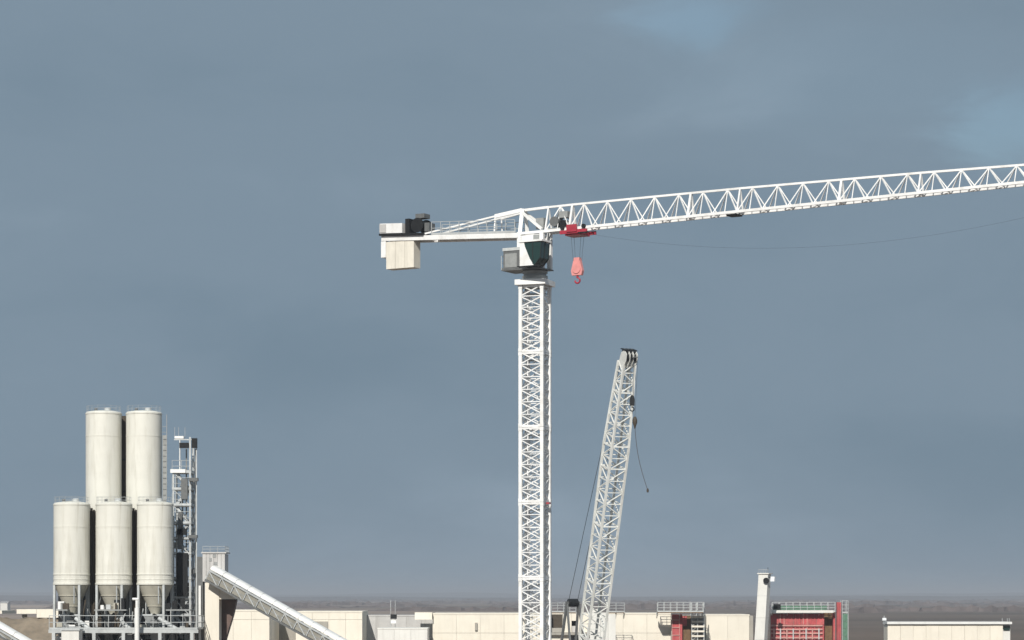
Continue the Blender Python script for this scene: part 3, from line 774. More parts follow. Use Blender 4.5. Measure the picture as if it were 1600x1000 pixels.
for i, (p0, p1, lab) in enumerate((((118,966),(146,988),'inclined screw conveyor tube between the left and middle hoppers'),((184,966),(211,990),'inclined screw conveyor tube between the middle and right hoppers'),((248,966),(284,988),'inclined screw conveyor tube running right below the right cone'))):
    a = W(*p0, 199.0); b = W(*p1, 198.4)
    sc_ = thing('screw_conveyor', lab, 'conveyor', (b.x, b.y, b.z-0.3), 'screw conveyors under the silos')
    MB().tube(a, b, 0.17, 14).build('tube', 'palesteel', sc_)
    MB().tube(a+(a-b).normalized()*0.02, a+(a-b).normalized()*0.55, 0.15, 12).build('drive_motor', 'dark', sc_)
    MB().tube(b+(b-a).normalized()*-0.2, b+Vector((0,0,-0.45)), 0.13, 10).build('spout', 'darkgrey', sc_)
# cabinets and a white standpipe
x0, x1 = WX(101, 197.0), WX(128, 197.0)
cbx = thing('control_cabin', 'pale green-white control cabin at the foot of the left silo', 'cabin', ((x0+x1)/2, 196.4, 0))
MB().box(x0, x1, 195.6, 197.2, 0.0, WZ(985,196)).build('cabin_wall', 'whiteconc', cbx)
MB().box(x0-0.08, x1+0.08, 195.5, 197.28, WZ(985,196)+0.002, WZ(985,196)+0.12).build('cabin_roof', 'palesteel', cbx)
x = WX(214, 196.6)
sp = thing('standpipe', 'thick white standpipe with side branch between middle and right silos', 'pipe', (x, 196.6, 0))
MB().tube((x,196.6,0),(x,196.6,WZ(950,196.6)),0.19,16).build('pipe', 'whitecover', sp)
MB().tube((x,196.6,WZ(938,196.6)),(x,196.6,WZ(950,196.6)+0.001),0.12,14).build('neck', 'whitecover', sp)
MB().tube((x-0.35,196.6,WZ(936,196.6)),(x+0.12,196.6,WZ(936,196.6)),0.10,12).build('branch', 'whitecover', sp)
# bin wall behind the frame, coloured near black for the shade there
bb = thing('aggregate_bin', 'aggregate bin behind the batching frame, its shade put into near-black colour', 'bin', (WX(190, 207), 207, 0))
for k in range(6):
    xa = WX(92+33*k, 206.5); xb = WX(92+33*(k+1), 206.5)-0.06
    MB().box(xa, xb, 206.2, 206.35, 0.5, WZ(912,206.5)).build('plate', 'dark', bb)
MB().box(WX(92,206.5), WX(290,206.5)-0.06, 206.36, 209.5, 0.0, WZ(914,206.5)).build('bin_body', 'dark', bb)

# ------------------------------------------------------------------ service tower right of the silos
YT = 202.5
st = thing('service_tower', 'slim galvanised steel stair tower with landings beside the silos', 'tower', (WX(285, YT), YT, 0))
xl, xr = WX(271, YT), WX(297, YT); yd = 1.9
ztop = WZ(738, YT)
for x in (xl, xr):
    for y in (YT, YT+yd):
        MB().box(x-0.07, x+0.07, y-0.07, y+0.07, 0, ztop if x == xl else WZ(683, YT)).build('column', 'galv', st)
MB().box(xr+0.48, xr+0.56, YT-0.04, YT+0.04, 0, WZ(690, YT)).build('cable_post', 'galv', st)
levels = [WZ(p, YT) for p in (738, 765, 790, 818, 842, 866, 905, 935, 962, 990)]
for i, z in enumerate(levels):
    lv = MB().box(xl-0.1, xr+0.1, YT-0.08, YT+yd+0.08, z-0.06, z).build('landing', 'midgrey' if i else 'palesteel', st)
    if i in (0,):
        MB().box(xl-0.22, xr-0.35, YT-0.24, YT-0.10, z-0.05, z+0.24).build('toe_board', 'whitecover', lv)
    railing(st, [(xl-0.1, YT-0.06, z+0.003), (xr+0.1, YT-0.06, z+0.003), (xr+0.1, YT+yd, z+0.003)], 0.95, 'galv', 0.7, r=0.022)
for i, (z1, z0) in enumerate(zip(levels, levels[1:])):
    s_ = MB(); n = 7
    a, b = (xl+0.15, xr-0.15) if i % 2 else (xr-0.15, xl+0.15)
    for k in range(n):
        t = k/(n-1); s_.box(a+(b-a)*t-0.12, a+(b-a)*t+0.12, YT+0.2, YT+0.95, z0+(z1-z0)*(k+0.6)/n-0.02, z0+(z1-z0)*(k+0.6)/n+0.02)
    for y in (YT+0.18, YT+0.97): s_.bar((a,y,z0), (b,y,z1), 0.04, 0.2)
    s_.build('stair_flight', 'galv', st)
for i, (z1, z0) in enumerate(zip(levels, levels[1:])):
    br = MB(); br.bar((xr+0.07,YT,z0),(xr+0.07,YT+yd,z1),0.05); br.bar((xl,YT+yd,z0),(xr,YT+yd,z1),0.05); br.build('brace', 'galv', st)
for p0, p1, a, b, nm, mm in ((864,932,276,293,'elevator_casing','dark'),(800,858,278,284,'cable_duct','darkgrey'),(748,780,283,293,'junction_box','darkgrey'),(826,836,277,291,'junction_box','dark')):
    MB().box(WX(a,YT-0.3), WX(b,YT-0.3), YT-0.35, YT-0.10, WZ(p1,YT), WZ(p0,YT)).build(nm, mm, st)
rnd2 = random.Random(5)
for i in range(26):
    px_ = rnd2.uniform(272, 300); py_ = rnd2.uniform(745, 985); w_, h_ = rnd2.uniform(0.1, 0.55), rnd2.uniform(0.08, 0.7)
    x = WX(px_, YT); z = WZ(py_, YT); y = YT+rnd2.uniform(0.2, 1.6)
    MB().box(x-w_/2, x+w_/2, y, y+0.12, z, z+h_).build('fitting', rnd2.choice(('galv','midgrey','darkgrey','palesteel','dark','cladding')), st)
for px_, a_, b_ in ((274,745,1000),(283,760,1000),(289,700,900),(294,790,1000),(303,700,1000)):
    MB().tube((WX(px_,YT),YT+0.9,max(0,WZ(b_,YT))),(WX(px_,YT),YT+0.9,WZ(a_,YT)),0.06,7).build('riser', rnd2.choice(('galv','midgrey')), st)
for i, (z1, z0) in enumerate(zip(levels, levels[1:])):
    MB().bar((xr,YT-0.02,z0),(xl,YT-0.02,z1),0.05).build('brace', 'galv', st)
# top frame: white plate, dark floodlights, thin masts
tz_ = WZ(683, YT)
MB().box(WX(273,YT), WX(287,YT), YT-0.1, YT+0.6, tz_-0.12, tz_+0.08).build('top_plate', 'whitecover', st)
MB().bar((WX(272,YT), YT, tz_-0.2), (WX(308,YT), YT, tz_-0.2), 0.09).build('top_beam', 'galv', st)
MB().box(WX(281,YT), WX(295,YT), YT-0.3, YT+0.2, WZ(700,YT), WZ(692,YT)).build('floodlight', 'dark', st)
MB().box(WX(300,YT), WX(308,YT), YT-0.3, YT+0.2, WZ(700,YT), WZ(685,YT)).build('floodlight', 'dark', st)
MB().tube((WX(281,YT),YT,ztop),(WX(281,YT),YT,tz_),0.05,6).build('top_post', 'whitecover', st)
for px_, py_ in ((304,749),(303,838)):
    br = MB().box(WX(px_-8,YT), WX(px_+6,YT), YT-0.5, YT+0.1, WZ(py_+3,YT), WZ(py_-2,YT)).build('side_bracket', 'darkgrey', st)
for px_ in (273, 279, 289): MB().tube((WX(px_,YT),YT,tz_),(WX(px_,YT),YT,tz_+0.8),0.02,5).build('antenna', 'galv', st)
# narrow grey ladder panel beside the tall silo
lx_ = WX(257, 202.8)
lp = thing('silo_ladder', 'narrow grey caged ladder up the right side of the tall silo', 'ladder', (lx_, 202.8, 0))
MB().box(lx_-0.16, lx_+0.16, 202.8, 202.86, 0, WZ(680,202.8)).build('ladder_back', 'midgrey', lp)
MB().box(lx_+0.18, lx_+0.23, 202.6, 202.65, WZ(780,202.8), WZ(648,202.8)).build('stile', 'midgrey', lp)
for k in range(14):
    z = WZ(780,202.8)+0.45*k; MB().bar((lx_-0.15,202.62,z),(lx_+0.2,202.62,z),0.03).build('rung', 'midgrey', lp)

# ------------------------------------------------------------------ conveyor with head house
YH = 202.0
hhx0, hhx1 = WX(319, YH), WX(354, YH)
hz0, hz1 = WZ(908, YH), WZ(866, YH)
hh_ = thing('transfer_house', 'grey clad box head house at the top of the inclined conveyor', 'building', ((hhx0+hhx1)/2, YH, 0))
MB().box(hhx0+0.04, hhx1-0.04, YH-0.96, YH+1.6, hz0, hz1).build('core', 'cladding', hh_)
n = 6
for k in range(n):
    a = hhx0+(hhx1-hhx0)*k/n; b = hhx0+(hhx1-hhx0)*(k+1)/n-0.025
    MB().box(a, b, YH-1.03, YH-0.97, hz0-0.04, hz1+0.05).build('cladding_sheet', 'cladding', hh_)
MB().box(hhx0-0.1, hhx1+0.1, YH-1.12, YH+1.7, hz1+0.052, hz1+0.16).build('roof', 'cladding', hh_)
railing(hh_, [(hhx0, YH-1.0, hz1+0.16), (hhx1, YH-1.0, hz1+0.16), (hhx1, YH+1.5, hz1+0.16)], 0.45, 'galv', 0.6, r=0.02, toe=False)
for px_, py_, w_ in ((335,868,5),(329,874,4),(337,880,6)):
    MB().box(WX(px_-w_/2,YH-1), WX(px_+w_/2,YH-1), YH-1.06, YH-1.033, WZ(py_+3,YH-1), WZ(py_-2,YH-1)).build('vent', 'midgrey', hh_)
# pier
pr_ = thing('support_pier', 'cream concrete pier carrying the conveyor head house', 'pier', (WX(331, YH), YH, 0))
MB().box(WX(320,YH-1), WX(342,YH-1), YH-0.9, YH+0.9, 0, hz0-0.05).build('pier_shaft', 'cream', pr_)
MB().prism([(WX(342,YH-1)+0.002,hz0-0.06),(WX(366,YH-1),hz0-1.25),(WX(366,YH-1),hz0-1.45),(WX(342,YH-1)+0.002,hz0-1.45)], YH-0.8, YH+0.8, lambda u,v,w: Vector((u,v,w))).build('corbel', 'cream', pr_)
MB().box(WX(309,YH), WX(318,YH), YH-0.5, YH+0.8, 0, WZ(870,YH)).build('side_duct', 'darkgrey', pr_)
MB().box(WX(312,YH), WX(315.5,YH), YH-0.7, YH-0.52, 0, WZ(915,YH)).build('white_pipe', 'whitecover', pr_)
# brown block behind the pier, standing in for the conveyor's cast shadow
ch = thing('conveyor_shadow', 'dark brown block standing in for the conveyor shadow beside the cream pier', 'shadow_block', (WX(350, YH+1.6), YH+1.6, 0))
MB().prism([(WX(343,YH),WZ(937,YH)),(WX(367,YH),WZ(937,YH)),(WX(362,YH),WZ(960,YH)),(WX(350,YH),WZ(1000,YH)),(WX(334,YH),WZ(1000,YH)),(WX(338,YH),WZ(975,YH))], YH+1.0, YH+2.2, lambda u,v,w: Vector((u,v,w))).build('shadow_body', 'shadow_block', ch)
MB().box(WX(342,YH), WX(368,YH), YH+0.9, YH+2.3, WZ(937,YH)+0.002, WZ(935,YH)+0.02).build('shadow_rim', 'darkgrey', ch)
MB().box(WX(333,YH), WX(351,YH), YH+1.2, YH+2.0, 0, WZ(1000,YH)-0.002).build('shadow_leg', 'shadow_block', ch)
# the inclined gallery
def gallery(root, A, B, half_d, bayn, hside=1.25):
    """A top end, B bottom end (belt line); everything steps along the slope"""
    A = Vector(A); B = Vector(B); d = (B-A); L = d.length; d = d/L
    side = Vector((-d.y, d.x, 0)).normalized()
    if side.y < 0: side = -side
    up = side.cross(d); up = up if up.z > 0 else -up
    def gf(s, v, w): return A+d*s+side*v+up*w
    for k in range(bayn):      # curved cover sheets
        s0, s1 = L*k/bayn, L*(k+1)/bayn-0.03
        mb = MB(); m_ = 8; vs = []
        for s in (s0, s1):
            for i in range(m_+1):
                a = PI*i/m_; vs.append(gf(s, -math.cos(a)*half_d, 0.10+math.sin(a)*half_d*0.38))
        mb.add(vs, [(i, i+1, m_+2+i, m_+1+i) for i in range(m_)], True)
        mb.add([gf(s, v, w) for s in (s0, s1) for v, w in ((-half_d,0.10),(-half_d,-0.02))], [(0,2,3,1)])
        mb.build('cover_sheet', 'whitecover', root)
        for v in (-half_d+0.05, half_d-0.05):
            MB().bar(gf(s0, v, -0.2), gf(s1, v, -hside), 0.08, up=up).build('truss_diagonal', 'galv', root)
            MB().bar(gf(s0, v, -0.2), gf(s0, v, -hside), 0.07, up=d).build('truss_post', 'galv', root)
        MB().hexa([gf(s, v, w) for w in (-hside+0.1,-0.25) for s, v in ((s0+0.06,-half_d+0.12),(s1-0.06,-half_d+0.12),(s1-0.06,-half_d+0.14),(s0+0.06,-half_d+0.14))]).build('side_sheet', 'sidesheet', root)
        MB().hexa([gf(s, v, w) for w in (-0.62,-0.56) for s, v in ((s0,-half_d+0.1),(s1,-half_d+0.1),(s1,half_d-0.1),(s0,half_d-0.1))]).build('walkway_grating', 'midgrey', root)
    for v in (-half_d+0.05, half_d-0.05):
        MB().bar(gf(0, v, -0.15), gf(L, v, -0.15), 0.14, 0.14, up).build('top_chord', 'galv', root)
        MB().bar(gf(0, v, -hside), gf(L, v, -hside), 0.14, 0.16, up).build('bottom_chord', 'darkgrey', root)
    MB().hexa([gf(s, v, w) for w in (-hside-0.02,-hside+0.04) for s, v in ((0,-half_d+0.13),(L,-half_d+0.13),(L,half_d-0.13),(0,half_d-0.13))]).build('underside_plate', 'darkgrey', root)
    return gf, L
ga_ = thing('inclined_conveyor', 'long inclined conveyor with bright white cover descending right from the head house', 'conveyor', (WX(540, 196), 196, 0))
A = W(333, 889, 200.6)
B = W(545, 1009, 197.6); dirv = (B-A); tt = (A.z-0.9)/-(dirv.z); Bfull = A+dirv*tt
gallery(ga_, A, Bfull, 0.62, 20, 0.98)
for t in (0.45, 0.8):
    p = A.lerp(Bfull, t)
    bn = MB(); bn.bar((p.x-0.5,p.y-0.5,0),(p.x,p.y-0.5,p.z-1.4),0.2); bn.bar((p.x-0.5,p.y+0.5,0),(p.x,p.y+0.5,p.z-1.4),0.2); bn.bar((p.x-0.4,p.y-0.5,1),(p.x-0.2,p.y+0.5,p.z-2),0.12)
    bn.build('trestle', 'galv', ga_)
gl = thing('inclined_conveyor', 'white covered conveyor sloping down from the left edge, in front of the earth bank', 'conveyor', (WX(20, 190), 190, 0))
A2 = W(-90, 926, 190); B2 = W(42, 1003, 188.5); d2 = B2-A2; B2f = A2+d2*((A2.z-0.6)/-d2.z)
gallery(gl, A2, B2f, 0.55, 9, 0.55)
p = A2.lerp(B2f, 0.06); bn = MB(); bn.bar((p.x,p.y-0.5,0),(p.x,p.y-0.5,p.z-1.2),0.25); bn.bar((p.x,p.y+0.5,0),(p.x,p.y+0.5,p.z-1.2),0.25); bn.build('trestle', 'galv', gl)

# ------------------------------------------------------------------ earth bank and deck on the far left
YB = 320.0
mb = MB(); vs = []; nx, ny = 60, 12
xa, xb = WX(-60, YB), WX(215, YB)
for j in range(ny+1):
    tj = j/ny
    for i in range(nx+1):
        x = xa+(xb-xa)*i/nx
        z = 7.1*min(1, tj*1.35)+0.45*noise.noise(Vector((x*0.35, tj*4, 1)))+0.2*noise.noise(Vector((x*1.3, tj*9, 2)))
        if tj == 0: z = -0.3
        vs.append((x, YB-6+16*tj, z))
mb.add(vs, [(j*(nx+1)+i, j*(nx+1)+i+1, (j+1)*(nx+1)+i+1, (j+1)*(nx+1)+i) for j in range(ny) for i in range(nx)], True)
structure(mb.build('earth_bank', 'earth'))
dk = thing('concrete_deck', 'stepped cream concrete deck edge on top of the earth bank at far left', 'deck', (WX(55, 326), 326, 6.5))
for x0, x1, y0, y1, Y in ((26,57,952,959,330),(57.4,100,952,965,326),(-20,3,954,959,332)):
    MB().box(WX(x0,Y), WX(x1,Y), Y, Y+9, WZ(y1,Y), WZ(y0,Y)).build('deck_slab', 'cream', dk)
for x in (40, 75, 95): MB().box(WX(x,334)-0.3, WX(x,334)+0.3, 333, 333.6, 3.0, WZ(960,334)).build('pier', 'greyconc', dk)

# ------------------------------------------------------------------ site buildings
def panel_wall(root, x0, x1, ytop, Y, depth, n, mtl='cream', band=None, ybot=None, core='cream', gap=0.022, coping=True):
    """concrete block: a core with separate facing panels, pixel extents at distance Y"""
    X0, X1, zt_ = WX(x0, Y), WX(x1, Y), WZ(ytop, Y)
    zb_ = 0.0 if ybot is None else WZ(ybot, Y)
    MB().box(X0+0.12, X1-0.12, Y+0.14, Y+depth, zb_, zt_-0.12).build('core', core, root)
    rows = [zb_, zt_-0.17] if band is None else [zb_, WZ(band, Y), zt_-0.17]
    for k in range(n):
        a = X0+(X1-X0)*k/n+gap/2; b = X0+(X1-X0)*(k+1)/n-gap/2
        for r0, r1 in zip(rows, rows[1:]):
            MB().box(a, b, Y+random.uniform(-0.01, 0.02), Y+0.12, r0+0.01, r1-gap).build('panel', mtl, root)
    for X, s in ((X0, 1), (X1, -1)):    # end walls
        MB().box(min(X, X+s*0.11), max(X, X+s*0.11), Y+0.143, Y+depth, zb_, zt_-0.18).build('end_wall', mtl, root)
    if coping:
        MB().box(X0-0.02, X1+0.02, Y-0.03, Y+depth+0.05, zt_-0.165, zt_).build('coping', mtl, root)
b1 = thing('concrete_building', 'cream concrete block behind the conveyor head house, left of the conveyor', 'building', (WX(380, 290), 290, 0))
panel_wall(b1, 336, 421, 953, 290, 12, 3, band=968)
b2_ = thing('concrete_building', 'concrete wall recess under the inclined conveyor, coloured greyer for its shade', 'building', (WX(455, 303), 303, 0))
panel_wall(b2_, 423, 500, 962, 303, 8, 4, 'greyconc')  # greyer concrete carries the shade on this wall
b3 = thing('concrete_building', 'cream concrete block right of the inclined conveyor with a grey slab for its shaded recess', 'building', (WX(513, 297), 297, 0))
panel_wall(b3, 462, 566, 955, 297, 12, 4, band=968)
MB().box(WX(488,296.9), WX(512,296.9), 296.80, 296.96, WZ(986,296.9), WZ(971,296.9)).build('recess_shade', 'greyconc', b3)  # grey slab whose colour stands in for a shaded recess
b4 = thing('concrete_building', 'recessed wall between two cream concrete blocks, coloured grey for its shade', 'building', (WX(620, 306), 306, 0))
panel_wall(b4, 564, 682, 961, 306, 8, 5, 'cladding')  # grey facing has the shade of the recess in its colour
b5 = thing('concrete_plinth', 'pale low concrete box standing before the recessed wall', 'plinth', (WX(629, 293), 293, 0))
panel_wall(b5, 590, 668, 981, 293, 6, 3, 'whiteconc')
b6 = thing('concrete_building', 'long cream panelled concrete wall running behind the tower crane mast', 'building', (WX(850, 300), 300, 0))
panel_wall(b6, 676, 1048, 958, 300, 14, 10, band=989)
MB().box(WX(648,299), WX(676,299)-0.07, 299.2, 304, WZ(968,299), WZ(957,299)).build('return_slab', 'cream', b6)
MB().box(WX(742,299.8), WX(746,299.8), 299.75, 299.96, WZ(985,300), WZ(973,300)).build('downpipe', 'greyconc', b6)
b7 = thing('concrete_building', 'cream concrete panel block between the red formwork tower and the white column', 'building', (WX(1136, 302), 302, 0))
panel_wall(b7, 1103, 1171, 960, 302, 10, 2)
MB().box(WX(1171.5,302), WX(1177,302), 302.2, 312, 0, WZ(962,302)).build('side_buttress', 'greyconc', b7)
# right-hand building
b8 = thing('flat_roof_building', 'low cream flat-roofed building with white roof edge at far right', 'building', (WX(1484, 300), 300, 0))
panel_wall(b8, 1387, 1567, 974, 300, 3, 9, coping=False)
MB().box(WX(1386,299.8), WX(1581,299.8), 299.7, 303.2, WZ(975.2,300), WZ(971.5,300)).build('roof_edge', 'whitecover', b8)
MB().box(WX(1568,300), WX(1580,300), 300.6, 303, 0, WZ(976,300)).build('corner_bay', 'whiteconc', b8)
MB().box(WX(1569,300), WX(1579,300), 300.4, 300.58, WZ(984.5,300), WZ(978,300)).build('corner_window', 'glass', b8)
for px_ in (1566, 1574, 1577): MB().tube((WX(px_,302),302,WZ(973,302)),(WX(px_,302),302,WZ(966,302)),0.04,5).build('vent_pipe', 'galv', b8)
wl = thing('site_lamp', 'small pale lamp head on a thin post left of the flat-roofed building', 'lamp', (WX(1381.5, 310), 310, 0))
MB().tube((WX(1381.5,310),310,0),(WX(1381.5,310),310,WZ(962,310)),0.05,6).build('post', 'galv', wl)
MB().box(WX(1378.5,310), WX(1384.5,310), 309.8, 310.2, WZ(969.5,310), WZ(965.5,310)).build('lamp_head', 'lamp', wl)
# black camera box on a pole
cm = thing('site_camera', 'black camera box on a thin pole above the recessed grey wall', 'camera', (WX(614, 299), 299, 0))
for px_ in (610.5, 617.5): MB().tube((WX(px_,299),299,0),(WX(px_,299),299,WZ(938,299)),0.035,6).build('pole', 'galv', cm)
MB().box(WX(610.2,298.7), WX(620,298.7), 298.4, 298.9, WZ(967,298.7), WZ(960,298.7)).build('housing', 'dark', cm)
MB().box(WX(611,298.7), WX(619,298.7), 298.3, 298.39, WZ(974,298.7), WZ(969,298.7)).build('bracket', 'whitecover', cm)

# cluttered concrete around the foot of the boom
ct = thing('scaffold_platform', 'scaffold walkway with railings just right of the tower crane mast', 'scaffold', (WX(885, 292), 292, 0))
YS = 292.0
def scaffold_deck(root, x0, x1, ydeck, Y, d=1.5, mesh='galv', hr=1.1, legs=True):
    X0, X1, z = WX(x0, Y), WX(x1, Y), WZ(ydeck, Y)
    n = max(2, int((X1-X0)/0.9))
    for k in range(n):
        a = X0+(X1-X0)*k/n; b = X0+(X1-X0)*(k+1)/n-0.03
        MB().box(a, b, Y, Y+d, z-0.10, z).build('deck_board', 'timber', root)
    for y in (Y, Y+d):
        railing(root, [(X0,y,z+0.002),(X1,y,z+0.002)], hr, mesh, 0.8, r=0.032, rails=(1.0,0.72,0.44))
    for x in (X0, X1):
        railing(root, [(x,Y+0.06,z+0.002),(x,Y+d-0.06,z+0.002)], hr, mesh, 0.8, r=0.032, rails=(1.0,0.5))
    m_ = max(2, int((X1-X0)/1.8))
    for k in range(m_+1):
        x = X0+(X1-X0)*k/m_
        if not legs:
            MB().prism([(Y+0.05,z-0.102),(Y+d+1.0,z-0.102),(Y+d+1.0,z-0.75)], x-0.05, x+0.05, lambda u,v,w: Vector((v,u,w))).build('bracket', 'galv', root)
            continue
        for y in (Y, Y+d):
            MB().tube((x,y,0),(x,y,z-0.101),0.045,6).build('standard', 'galv', root)
scaffold_deck(ct, 862, 900, 957, YS, 1.6)
ct2 = thing('scaffold_platform', 'short scaffold walkway with railings right of the leaning boom', 'scaffold', (WX(963, YS), YS, 0))
scaffold_deck(ct2, 950, 976, 957, YS+1, 1.4, legs=False)
cc = thing('concrete_pump_house', 'cream concrete structure with dark openings between the mast and the boom', 'building', (WX(905, 284), 284, 0))
YP = 284.0
def pb(x0, x1, y0, y1, yy0, yy1, nm, m_): MB().box(WX(x0,YP), WX(x1,YP), YP+yy0, YP+yy1, (0 if y1 is None else WZ(y1,YP)), WZ(y0,YP)).build(nm, m_, cc)
pb(858, 862, 960, 990, 0.2, 4, 'side_wall', 'rust'); pb(862.3, 879, 960, 981, 1.2, 1.5, 'back_panel', 'rust')
pb(880, 893, 960, 988, 0, 4, 'wall_block', 'cream'); pb(893.2, 903, 959, 970, 0.1, 4, 'lintel', 'cream'); pb(893.2, 903, 970.2, 978, 0.8, 4, 'opening', 'dark'); pb(893.2, 903, 978.2, 988, 0.3, 4, 'sill', 'cladding')
pb(903.2, 926, 959, 988, 0, 4, 'wall_block', 'cream'); pb(862.3, 879.8, 981.3, 988, 0.1, 3.5, 'low_wall', 'greyconc')
pb(858, 928, 988.3, 992, -0.6, 4, 'ledge', 'greyconc'); pb(858, 890, 992.2, None, 0, 4, 'base_wall', 'cream'); pb(890.2, 926, 992.2, None, 0.3, 4, 'shutter', 'darkgrey')
pb(928.5, 936, 985, None, 0, 4, 'column', 'whiteconc')
cw_ = thing('concrete_counter_block', 'weathered pale concrete block at the foot of the leaning boom', 'block', (WX(943, 282), 282, 0))
for x0, x1, y0 in ((922,938,952),(938.3,950,958),(950.3,962,960)):
    MB().box(WX(x0,282), WX(x1,282), 282, 285, 0, WZ(y0,282)).build('block', 'whiteconc', cw_)

# red formwork tower with scaffold
rt_ = thing('formwork_tower', 'narrow red framed formwork tower between cream concrete panels', 'formwork', (WX(1064, 298), 298, 0))
YR = 298.0
for k, (y0, y1) in enumerate(((960,969),(969.5,981),(981.5,993),(993.5,1004))):
    pn = MB().box(WX(1049.5,YR), WX(1062,YR), YR, YR+0.1, WZ(y1,YR), WZ(y0,YR)).build('red_panel', 'formred', rt_)
    fr_ = MB()
    for x in (1049.5, 1061): fr_.box(WX(x,YR), WX(x+1,YR), YR-0.12, YR-0.003, WZ(y1,YR), WZ(y0,YR))
    fr_.box(WX(1050.6,YR), WX(1060.9,YR), YR-0.11, YR-0.003, WZ(y1,YR), WZ(y1-1.2,YR))
    fr_.build('rib', 'formpink', pn)
MB().box(WX(1062.2,YR), WX(1066,YR), YR, YR+1.0, 0, WZ(960,YR)).build('red_post', 'formred', rt_)
MB().box(WX(1066.2,YR), WX(1080,YR), YR+0.9, YR+1.1, 0, WZ(962,YR)).build('timber_panel', 'timber', rt_)
MB().box(WX(1066.2,YR), WX(1074,YR), YR+0.78, YR+0.89, WZ(978,YR), WZ(963,YR)).build('red_panel', 'formred', rt_)
MB().box(WX(1049.5,YR), WX(1079.8,YR), YR+1.102, YR+5, 0, WZ(961,YR)).build('core_wall', 'greyconc', rt_)
sx = thing('scaffold_tower', 'pale scaffold stair bay beside the narrow red formwork tower', 'scaffold', (WX(1091, 298), 298, 0))
for x in (1081, 1090, 1100):
    for y in (YR, YR+1.5): MB().tube((WX(x,YR),y,0),(WX(x,YR),y,WZ(941,YR)),0.06,6).build('standard', 'palesteel', sx)
for k in range(6):
    z = WZ(964+7.5*k, YR)
    MB().box(WX(1080.5,YR), WX(1100.5,YR), YR-0.1, YR-0.04, z-0.10, z+0.12).build('ledger_board', 'cream', sx)
    MB().box(WX(1081,YR), WX(1100,YR), YR+0.07, YR+1.4, z-0.06, z).build('deck', 'timber', sx)
    MB().bar((WX(1081,YR),YR-0.02,z-0.5),(WX(1090,YR),YR-0.02,z),0.05).build('brace', 'palesteel', sx)
MB().box(WX(1080.5,YR), WX(1101,YR), YR+1.6, YR+5, 0, WZ(962,YR)).build('back_wall', 'greyconc', sx)
sp2 = thing('scaffold_platform', 'wide scaffold walkway with pale railings on top of the narrow red formwork', 'scaffold', (WX(1062, 297), 297, 0))
scaffold_deck(sp2, 1028, 1099, 956.5, 296.0, 1.5, 'palesteel', 1.15, legs=False)

# white column with lamp
wc = thing('white_column', 'tall white box column with a dark pulley and small lamp at its top', 'column', (WX(1194, 288), 288, 0))
YC = 288.0
zc0 = WZ(897, YC)
def wf(x, y, z, a=rad(24)):
    t = z/zc0
    cx_ = WX(1185, YC)+(WX(1195, YC)-WX(1185, YC))*t
    return Vector((cx_+x*math.cos(a)+y*math.sin(a), YC-x*math.sin(a)+y*math.cos(a), z))
a1, a0 = 0.56, 0.60
nseg = 5
for k in range(nseg):
    z0_, z1_ = zc0*k/nseg+0.02, zc0*(k+1)/nseg
    q0, q1 = a0+(a1-a0)*k/nseg, a0+(a1-a0)*(k+1)/nseg
    MB().hexa([wf(sx_*q0, sy_*q0, z0_) for sx_, sy_ in ((-1,-1),(1,-1),(1,1),(-1,1))]+[wf(sx_*q1, sy_*q1, z1_) for sx_, sy_ in ((-1,-1),(1,-1),(1,1),(-1,1))]).build('segment', 'whiteconc', wc)
MB().box(-0.7, 0.7, -0.7, 0.7, zc0+0.003, zc0+0.12, wf).build('cap', 'whiteconc', wc)
MB().tube(wf(0.45,-0.85,zc0-0.75), wf(0.45,-0.63,zc0-0.75), 0.33, 16).build('pulley', 'dark', wc)
MB().bar(wf(0.5,-0.5,zc0+0.1), wf(0.5,-0.5,zc0+0.75), 0.06).build('lamp_arm', 'dark', wc)
lm = MB().box(0.98, 1.45, -0.8, -0.4, zc0-0.85, zc0-0.30, wf).build('lamp', 'lamp', wc)
MB().bar(wf(0.62,-0.6,zc0-0.35), wf(1.0,-0.6,zc0-0.45), 0.07).build('lamp_bracket', 'dark', lm)
for k in range(5): MB().tube(wf(-0.55+0.27*k,-0.6,zc0+0.12), wf(-0.55+0.27*k,-0.6,zc0+0.5), 0.025, 5).build('rail_post', 'galv', wc)
MB().bar(wf(-0.6,-0.6,zc0+0.5), wf(0.6,-0.6,zc0+0.5), 0.045).build('rail', 'galv', wc)

# large red formwork
YG = 295.0
fm = thing('formwork_wall', 'large red formwork wall with pale horizontal walings under a walkway', 'formwork', (WX(1250, 295), 295, 0))
xs_ = [1204 + (1288-1204)*k/7 for k in range(8)]
for k in range(7):
    for y0, y1 in ((959,976),(977,1003)):
        pn = MB().box(WX(xs_[k],YG)+0.02, WX(xs_[k+1],YG)-0.02, YG, YG+0.1, WZ(y1,YG), WZ(y0,YG)).build('red_panel', 'formred', fm)
        rb = MB()
        for t in (0.25, 0.75):
            x = xs_[k]+(xs_[k+1]-xs_[k])*t; rb.box(WX(x,YG)-0.04, WX(x,YG)+0.04, YG-0.09, YG-0.003, WZ(y1,YG), WZ(y0,YG))
        rb.build('rib', 'formpink' if k % 3 == 1 else 'formred', pn)
for y in (977, 983, 989, 996):
    MB().box(WX(1203,YG), WX(1285,YG), YG-0.24, YG-0.10, WZ(y+1.6,YG), WZ(y-0.6,YG)).build('waling', 'formpink', fm)
for k in range(8):
    MB().box(WX(1209+10*k,YG)-0.07, WX(1209+10*k,YG)+0.07, YG-0.34, YG-0.245, WZ(999,YG), WZ(982,YG)).build('soldier', 'palesteel' if k % 2 else 'formpink', fm)
MB().box(WX(1204,YG), WX(1288,YG), YG+0.12, YG+0.9, 0, WZ(958.6,YG)).build('cast_wall', 'greyconc', fm)
